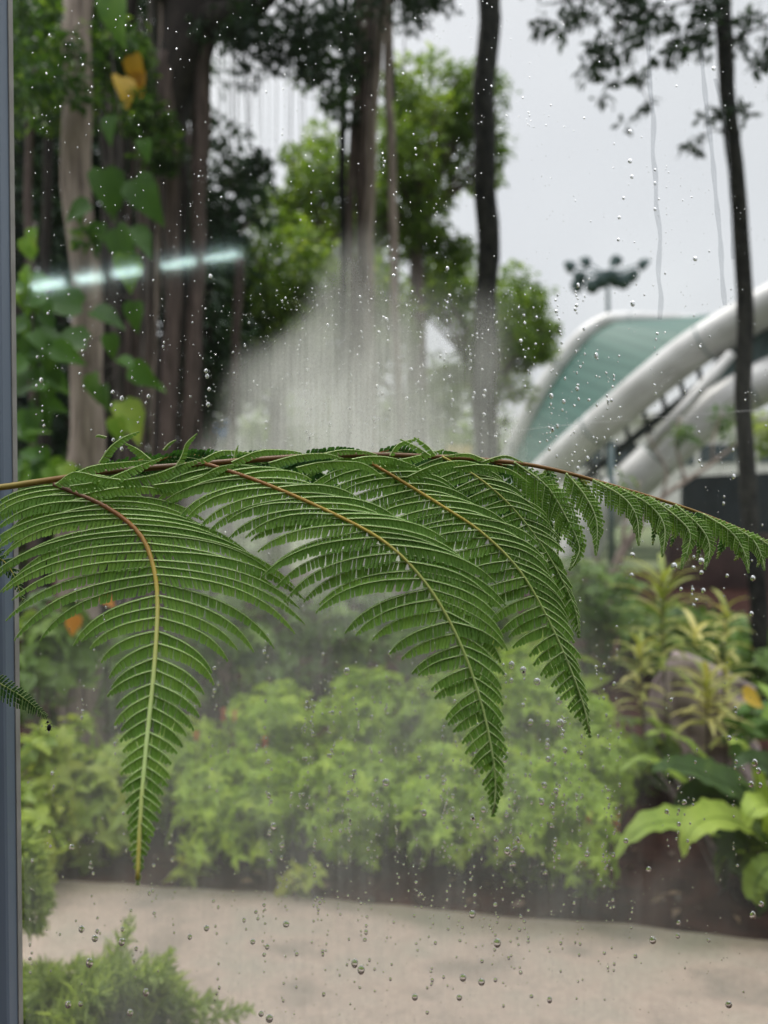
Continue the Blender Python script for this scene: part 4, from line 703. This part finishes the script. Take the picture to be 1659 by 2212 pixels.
spiky('olive striped-leaf plant with upright top right of the tallest one', [(1575, 1800), (1568, 1600), (1562, 1440), (1566, 1320)], [(1566, 1310, 1420, 20, .6), (1570, 1430, 1620, 30, .7)], 3.9, .29, .030, .65)
spiky('yellow striped-leaf plant drooping in front of the stump', [(1545, 1850), (1532, 1680), (1528, 1560), (1526, 1480)], [(1526, 1470, 1570, 34, .85), (1500, 1360, 1400, 12, .7)], 3.5, .28, .030, .75)
spiky('yellow striped-leaf plant left of the stump', [(1385, 1850), (1390, 1650), (1388, 1500), (1380, 1400)], [(1382, 1390, 1540, 26, .75)], 3.8, .28, .030, .7)

st = empty('tree_stump', gz(1520, 4.3), 'thick mauve-grey tree stump behind the nest fern at right', 'tree stump')
m_ = MB(); m_.tube(sp3([(1535, 1440, 4.3), (1520, 1480, 4.3), (1515, 1560, 4.25), (1520, 1680, 4.25), (1520, 1720, 4.25)], 22), [.23, .28, .29, .31, .36], 22, wob=.10); m_.build('trunk', M['stump'], st)
m_ = MB()
for k in range(5): a = P(1450 + 35 * k, 1640, 4.0); m_.tube([a + np.array([0, .05, .1]), a, a + np.array([.03 * (k - 2), -.25, -.25])], [.06, .05, .03], 7, wob=.1)
m_.build('root_flare', M['stump'], st)

# nest fern with broad arching leaves
nf = empty('nest_fern', tuple(P(1650, 1850, 2.95)), "yellow-green bird's-nest fern with broad arching leaves at lower right", 'fern')
def bleaf(mb, pts, Wd, nrm, var, wave=.05):
    w3 = sp3(pts, 44); n0 = len(mb.v); mb.strip(w3, Wd, nrm, .25, var, wave)
    for i in range(44):                        # rippled margins
        for k_ in (0, 2): a = list(mb.v[n0 + 3 * i + k_]); a[2] += .005 * math.sin(i * 1.1 + k_ * 2); a[1] += .004 * math.cos(i * .8 + k_); mb.v[n0 + 3 * i + k_] = tuple(a)
    w_ = w3 - np.array([0, .003, 0]); mb.tube(w_[:40], [.006, .003, .0015], 5, var=max(0, var - .25))
m_ = MB(); kW = 3 / F
bleaf(m_, [(1650, 1850, 2.95), (1560, 1800, 2.85), (1480, 1775, 2.75), (1400, 1780, 2.7), (1350, 1820, 2.66), (1325, 1860, 2.64)], [.03, .08, .12, .13, .10, .05, .001], (0, -.45, 1), .85)
bleaf(m_, [(1660, 1850, 2.95), (1620, 1790, 2.8), (1560, 1765, 2.65), (1510, 1775, 2.55), (1482, 1810, 2.5), (1474, 1855, 2.48)], [.03, .09, .12, .13, .11, .05, .001], (.1, -.7, 1), .98)
bleaf(m_, [(1650, 1830, 3.0), (1600, 1720, 3.0), (1540, 1680, 2.95), (1470, 1655, 2.9), (1420, 1658, 2.85), (1405, 1670, 2.83)], [.03, .13, .17, .15, .09, .001], (0, -.7, 1), .45)
bleaf(m_, [(1640, 1830, 3.1), (1540, 1740, 3.1), (1460, 1680, 3.05), (1400, 1640, 3.0), (1350, 1655, 2.96), (1335, 1670, 2.94)], [.03, .08, .11, .09, .05, .001], (0, -.3, 1), .8)
bleaf(m_, [(1640, 1830, 3.2), (1570, 1730, 3.2), (1520, 1640, 3.2), (1470, 1595, 3.2), (1420, 1580, 3.15), (1388, 1592, 3.12)], [.02, .04, .06, .06, .04, .001], (0, -.3, 1), .85)
bleaf(m_, [(1640, 1840, 3.0), (1600, 1760, 3.0), (1540, 1720, 3.0), (1490, 1720, 2.95), (1450, 1760, 2.92)], [.04, .16, .2, .17, .1, .001], (0, -1, .6), .2)
bleaf(m_, [(1640, 1840, 3.0), (1620, 1790, 2.9), (1590, 1790, 2.8), (1570, 1820, 2.75), (1575, 1860, 2.72)], [.05, .14, .18, .14, .001], (0, -1, .3), .15)
bleaf(m_, [(1650, 1850, 2.95), (1640, 1720, 2.85), (1620, 1640, 2.8), (1590, 1600, 2.78), (1570, 1610, 2.76)], [.03, .08, .1, .07, .001], (-.2, -.5, 1), .92)
bleaf(m_, [(1660, 1850, 2.95), (1690, 1720, 2.8), (1660, 1660, 2.7), (1610, 1640, 2.66), (1580, 1660, 2.64)], [.03, .12, .14, .1, .001], (-.2, -.8, .8), .3)
bleaf(m_, [(1660, 1850, 2.95), (1680, 1780, 2.7), (1650, 1740, 2.6), (1620, 1755, 2.55), (1612, 1790, 2.53)], [.03, .1, .13, .09, .001], (-.2, -.6, 1), .95)
bleaf(m_, [(1660, 1860, 2.95), (1680, 1860, 2.7), (1650, 1880, 2.6), (1630, 1920, 2.58), (1650, 1960, 2.56)], [.03, .08, .1, .07, .001], (-.4, -.8, .4), .72)
bleaf(m_, [(1660, 1850, 2.95), (1760, 1780, 2.8), (1820, 1800, 2.7), (1860, 1860, 2.7)], [.03, .12, .13, .001], (0, -.4, 1), .8)
m_.build('leaves', M['nest'], nf); m_ = MB()
m_.tube([P(1655, 1860, 2.97), P(1655, 1960, 2.97)], [.05, .07], 10, wob=.1); m_.build('rootstock', M['soil'], nf)
shrub('broadleaf_plant', 'dense yellow-green leafy plant at lower right beneath the nest fern', 'plant', gz(1600, 2.95), [S_(1640, 1760, 1990, 2.9, 60, 16, .15), S_(1400, 1560, 1760, 3.9, 60, 20, .2)], .13, .07, M['nest'], 5, vm=.6)
ys = shrub('broadleaf_plant', 'bright green broad-leaved plant with one yellow leaf at the right edge', 'plant', gz(1680, 3.5), [S_(1665, 1480, 1700, 3.5, 40, 14, .25)], .17, .11, M['vine'], 4, vm=.55)
yl = vleaves('yellow_leaf', [(1604, 1500, 62, 20, .9)], M['yellow'], ys, 3.2); yl['label'] = 'single round yellow leaf'

# feathery plant outside the glass at bottom left
fp = empty('feathery_shrub', tuple(P(200, 2500, 1.5)), 'soft feathery green shrub close outside the glass at bottom left', 'shrub'); m_ = MB(); cs = []; ax = []; nr = []
def plume(path, L):
    w3 = sp3(path, 26); m_.tube(w3, [.003, .001], 5)
    for i, q in enumerate(w3[2:]):
        tg = w3[min(i + 3, 25)] - w3[i + 1]; tg /= np.linalg.norm(tg); f_ = 1 - (i / 24) ** 2
        for k in range(5):
            d = rdirs(1)[0]; d -= tg * d.dot(tg); d /= np.linalg.norm(d) + 1e-9
            cs.append(q + d * .001); ax.append(d * .9 + tg * .9); nr.append(rdirs(1)[0]); ls.append(L * (f_ * .8 + .2) * random.uniform(.7, 1.2))
ls = []
for k in range(32):
    u0, v0 = random.uniform(-40, 330), random.uniform(2180, 2400); a = random.uniform(-2.4, -.35); l_ = random.uniform(90, 230); D = random.uniform(1.5, 1.9)
    tu, tv = u0 + math.cos(a) * l_, v0 + math.sin(a) * l_ * .9
    tv = max(tv, np.interp(tu, [40, 130, 200, 270, 350, 450, 560], [2060, 2090, 2060, 2000, 2090, 2130, 2170])); plume([(u0, v0, D), ((u0 + tu) / 2 - 10, (v0 + tv) / 2 - 18, D), (tu, tv, D - .03)], .10)
for (u0, v0, tu, tv) in ((210, 2200, 282, 1990), (150, 2200, 170, 2070), (260, 2220, 372, 2060), (300, 2230, 470, 2160), (330, 2260, 540, 2180), (100, 2200, 90, 2080), (20, 1990, 90, 1990), (10, 1900, 100, 1930), (10, 1830, 90, 1860), (0, 1960, 110, 1950)):
    plume([(u0, v0, 1.7), ((u0 + tu) / 2, (v0 + tv) / 2 - 10, 1.7), (tu, tv, 1.66)], .07)
N = len(cs); vs, fs, k = leaf_cloud(np.array(cs), np.array(ax), np.array(nr), np.array(ls), np.full(N, .0065), 'lance'); m_.build('stem', M['feather'], fp)
mesh_obj('needles', vs, fs, M['feather'], fp, np.repeat(rng.random(N), k))

# leaf litter and small ground plants on the bed
cs = np.stack([rng.uniform(-3.5, 4, 1600), rng.uniform(2.6, 8, 1600), np.full(1600, .02)], 1); ey = np.interp(cs[:, 0], [a for a, b in edge], [b for a, b in edge]); cs = cs[cs[:, 1] > ey + .06]
vs, fs, k = leaf_cloud(cs, rdirs(len(cs)) * np.array([1, 1, .3]), rdirs(len(cs), 3), rng.uniform(.03, .08, len(cs)), rng.uniform(.015, .035, len(cs)), 'rhomb')
M['litter'] = leafmat('leaf_litter', [(0, (.03, .02, .015)), (.6, (.14, .08, .05)), (1, (.30, .20, .12))], trans=.1); tag(mesh_obj('leaf_litter', vs, fs, M['litter'], None, np.repeat(rng.random(len(cs)), k)), 'scattered brown fallen leaves on the dark soil bed', 'leaf litter', kind='stuff')

# ------------------------------------------------ arched canopy structure
def arch(label, pts, rad):
    t = empty('white_arch', tuple(P(*pts[0])), label, 'arch', 'white tubular canopy arches'); m_ = MB(); path = sp3(pts, 60); m_.tube(path, rad, 20); m_.build('tube', M['white_tube'], t)
    m_ = MB()
    for i in (14, 26, 38, 50):
        r_ = np.interp(i / 59, np.linspace(0, 1, len(rad)), rad) * 1.012; m_.tube(path[i:i + 2] * 1 + (path[i + 1] - path[i]) * np.array([[0], [-.85]]), r_, 20)
    m_.build('joint_ring', M['steel'], t)
    return path
a1 = arch('farthest white arch, left edge of the green canopy', [(1052, 1180, 29), (1085, 1060, 28.5), (1115, 965, 28), (1180, 838, 27), (1250, 742, 26.3), (1300, 703, 26), (1350, 692, 25.6), (1540, 690, 24.6), (1700, 670, 24)], [.42, .42, .41, .38, .28, .12, .1])
a2 = arch('middle white arch, thickest tube below the green canopy', [(1085, 1205, 24), (1140, 1075, 23.3), (1200, 1005, 22.6), (1330, 890, 21), (1480, 768, 19.6), (1600, 694, 18.6), (1720, 630, 17.6), (1900, 570, 16.5), (2300, 520, 15)], [.52, .52, .51, .49, .49, .46])
a3 = arch('nearest white arch, lowest tube crossing behind the leaning trunk', [(1232, 1225, 20), (1290, 1120, 19.7), (1400, 1010, 19.2), (1500, 920, 18.8), (1600, 852, 18.3), (1720, 796, 17.8), (1900, 730, 17), (2300, 690, 15.5)], [.54, .54, .53, .51, .49])
rf = empty('canopy_roof', tuple(a2[30]), 'ribbed translucent green canopy roof stretched between the white arches', 'canopy')
def membrane(name, A_, B_, i0, i1, mat, off=0.0, lift=0.0):
    A_, B_ = A_[i0[0]:i0[1]], B_[i1[0]:i1[1]]; n = 50; ra = A_[np.linspace(0, len(A_) - 1, n).astype(int)]; rb = B_[np.linspace(0, len(B_) - 1, n).astype(int)]; vs = []; va = []; k = 8
    for i in range(n):
        for j in range(k + 1): vs.append(ra[i] + (rb[i] - ra[i]) * j / k + np.array([0, 0, off + lift * math.sin(math.pi * j / k)])); va.append(i / n)
    fs = [(i * (k + 1) + j, i * (k + 1) + j + 1, (i + 1) * (k + 1) + j + 1, (i + 1) * (k + 1) + j) for i in range(n - 1) for j in range(k)]
    mesh_obj(name, vs, fs, mat, rf, va, True)
membrane('front_panel', a1, a2, (4, 58), (2, 44), M['green_roof'])
m2 = membrane('rear_panel', a2 + np.array([0, .3, .0]), a3 + np.array([0, .3, .0]), (29, 60), (19, 60), M['shaded_roof'])
m_ = MB(); q = a2[4:44] + np.array([.55, .2, -.75]); m_.tube(q[::2], .13, 6)
q2 = q + np.array([.75, .3, -.45]); m_.tube(q2[6::2], .10, 6)
for i in range(0, 38, 2): m_.tube([q[i], a2[4 + i + 1]], .07, 5)
for i in range(6, 38, 2): m_.tube([q[i], q2[i]], .06, 5); m_.tube([q2[i], q[min(i + 2, 39)]], .05, 5)
tr_ = m_.build('truss_shade_band', M['black'], rf)  # lattice members thick and black, partly standing in for a shaded band
m_ = MB(); m_.tube([P(1400, 968, 18.3), P(1490, 868, 18.2), P(1580, 764, 18.1)], [.16, .15, .12], 12); m_.build('strut', M['white_tube'], rf)

# floodlight mast
fm = empty('floodlight_mast', gz(1316, 38), 'tall mast with a ring of round floodlights standing behind the canopy', 'light mast')
m_ = MB(); m_.tube([gz(1316, 38), tuple(P(1316, 800, 38)), tuple(P(1312, 590, 38))], [.16, .13, .09], 10); m_.build('mast', M['steel'], fm)
c0 = P(1312, 592, 38); m_ = MB(); hub = []
heads = [(1234, 574, -.2), (1267, 564, .8), (1329, 560, 1.2), (1388, 569, .3), (1256, 597, -1.2), (1250, 616, -.9), (1282, 617, -1.6), (1362, 594, -1.4), (1345, 608, -1.7), (1316, 596, -1.9), (1300, 606, -1.8), (1330, 604, -1.6)]
for th in range(24): a = th * math.pi / 12; hub.append(c0 + np.array([math.cos(a) * .95, math.sin(a) * .95, -.12]))
m_.tube(hub + [hub[0]], .06, 6)
for (u, v, dy) in heads: p = P(u, v, 38 + dy); m_.tube([c0 + np.array([0, 0, -.12]), (c0 + p) / 2, p], .05, 6)
m_.build('bracket', M['steel'], fm)
for (u, v, dy) in heads:
    h_ = MB(); p = P(u, v, 38 + dy); d = p - c0; d[2] = 0; d = d / (np.linalg.norm(d) + 1e-6); ax_ = d * .6 + np.array([0, 0, -.35]); ax_ /= np.linalg.norm(ax_)
    h_.tube([p - ax_ * .22, p - ax_ * .1, p + ax_ * .14, p + ax_ * .20], [.08, .24, .34, .36], 14); h_.build('floodlight', M['lamphead'], fm)
# grey post in front of the white building
gp = empty('grey_post', gz(1320, 17), 'slim grey post standing between the two nearer white arches', 'post')
m_ = MB(); m_.tube([gz(1322, 17), tuple(P(1320, 958, 17))], [.075, .07], 10); m_.build('pole', M['steel'], gp); m_ = MB(); p = P(1320, 957, 17); m_.tube([p, p + np.array([0, 0, .04])], .09, 10); m_.build('cap', M['steel'], gp)

# buildings and barriers far off
def building(label, u0, u1, v0, D, mat, bands, depth=8):
    b = empty('low_building', gz((u0 + u1) / 2, D), label, 'building'); xa, xb = P(u0, v0, D)[0], P(u1, v0, D)[0]; zt = P(u0, v0, D)[2]
    m_ = MB(); m_.box((xa, D, 0), (xb, D + depth, zt)); m_.build('wall', M[mat], b, False)
    m_ = MB(); m_.box((xa - .3, D - .4, zt + .003), (xb + .3, D + depth + .3, zt + .3)); m_.build('roof', M['bwhite'], b, False)
    for (a, c, va_, vb_) in bands:
        m_ = MB(); x_a, x_b = P(a, va_, D)[0], P(c, va_, D)[0]; m_.box((x_a, D - .06, P(a, vb_, D)[2]), (x_b, D - .003, P(a, va_, D)[2])); m_.build('window', M['bgrey'], b, False)
building('white low building with dark window bands seen through the arches', 1215, 1760, 905, 42, 'bwhite', [(1235, 1300, 958, 1010), (1306, 1372, 958, 1010), (1430, 1500, 950, 1005), (1512, 1590, 960, 1000), (1640, 1690, 965, 1000)])
building('pale building blurred behind the mist at left centre', 520, 660, 925, 46, 'bwhite', [(540, 580, 960, 990), (625, 650, 955, 985)])
bw = empty('boundary_fence', gz(1640, 13), 'black sheet fence on a maroon base wall at right edge', 'fence')
xa, xb = P(1478, 1030, 13)[0], P(2300, 1000, 13)[0]; zt = P(1478, 1030, 13)[2]; zm = P(1478, 1150, 13)[2]
m_ = MB(); m_.add([(xa, 13, zm), (xb, 12.2, zm), (xb, 12.35, zm), (xa, 13.15, zm), (xa, 13, zt), (xb, 12.2, zt + .35), (xb, 12.35, zt + .35), (xa, 13.15, zt)], [(0, 1, 5, 4), (1, 2, 6, 5), (2, 3, 7, 6), (3, 0, 4, 7), (4, 5, 6, 7)]); m_.build('sheet_panel', M['black'], bw, False)
m_ = MB(); xa2 = P(1440, 1106, 13)[0]; m_.add([(xa2, 12.9, 0), (xb, 12.1, 0), (xb, 12.4, 0), (xa2, 13.2, 0), (xa2, 12.9, zm - .004), (xb, 12.1, zm - .004), (xb, 12.4, zm - .004), (xa2, 13.2, zm - .004)], [(0, 1, 5, 4), (1, 2, 6, 5), (2, 3, 7, 6), (3, 0, 4, 7), (4, 5, 6, 7)]); m_.build('base_wall', M['maroon'], bw, False)
sg = empty('signboard', gz(482, 20), 'small blue and white board low between the banyan and misted patch', 'sign')
m_ = MB(); a, b = P(460, 945, 20), P(497, 908, 20); m_.box((a[0], 20, a[2]), (b[0], 20.06, b[2])); m_.build('board', M['blue'], sg, False)
m_ = MB(); m_.box((a[0] + .14, 19.985, a[2] + .1), (a[0] + .2, 19.998, b[2])); m_.box((a[0], 19.985, b[2] - .12), (b[0] - .1, 19.998, b[2] - .02)); m_.build('white_band', M['bwhite'], sg, False)
m_ = MB(); m_.tube([(a[0] + .08, 20.09, 0), (a[0] + .08, 20.09, b[2])], .03, 6); m_.tube([(b[0] - .08, 20.09, 0), (b[0] - .08, 20.09, b[2])], .03, 6); m_.build('leg', M['steel'], sg)
yb = empty('yellow_barrier', gz(992, 26), 'pale yellow low barrier just above the fern rachis right of centre', 'barrier')
m_ = MB(); a, b = P(965, 1000, 26), P(1018, 962, 26); m_.box((a[0], 26, a[2]), (b[0], 26.2, b[2])); m_.build('panel', M['ypaint'], yb, False)
m_ = MB(); m_.tube([(a[0] + .1, 26.3, 0), (a[0] + .1, 26.3, b[2])], .04, 6); m_.tube([(b[0] - .1, 26.3, 0), (b[0] - .1, 26.3, b[2])], .04, 6); m_.build('leg', M['steel'], yb)

# bare frangipani-like tree by the arches
ft = empty('bare_branched_tree', gz(1330, 11), 'smooth grey forked tree with mostly bare branches under the arches', 'tree')
trunk_tree(ft, 'trunk', [(1318, 1320, 11), (1330, 1250, 11), (1345, 1190, 11), (1380, 1130, 11)], [.10, .08, .07, .06], 'pale_bark', 14, 9)
for pts, r_ in (([(1380, 1130), (1430, 1075), (1480, 1040), (1540, 1000), (1600, 950)], .045), ([(1345, 1190), (1350, 1130), (1375, 1080), (1380, 1040)], .035), ([(1480, 1040), (1470, 1000), (1460, 950), (1470, 900)], .028), ([(1430, 1075), (1440, 1020), (1420, 980), (1400, 940)], .025), ([(1540, 1000), (1540, 950), (1560, 890)], .02), ([(1330, 1250), (1290, 1210), (1280, 1170)], .03)):
    trunk_tree(ft, 'branch', [(u, v, 11) for u, v in pts], [r_, r_ * .5], 'pale_bark', 10, 7)
crown('leaves', blob(1480, 930, 11, 40, 20, 3, .13, .4) + blob(1570, 925, 11, 30, 30, 3, .16, .3) + blob(1350, 1040, 11, 15, 12, 1, .1, .3), 16, .18, .06, M['midleaf'], ft, 'lance')
th = empty('spider_thread', tuple(P(1150, 926, 1.15)), 'fine pale spider thread crossing the view in front of the arches', 'thread')
m_ = MB(); m_.tube(sp3([(1060, 940, 1.1), (1150, 926, 1.15), (1330, 909, 1.2), (1659, 884, 1.3), (1800, 876, 1.35)], 20), .00028, 4); m_.build('strand', M['thread'], th)
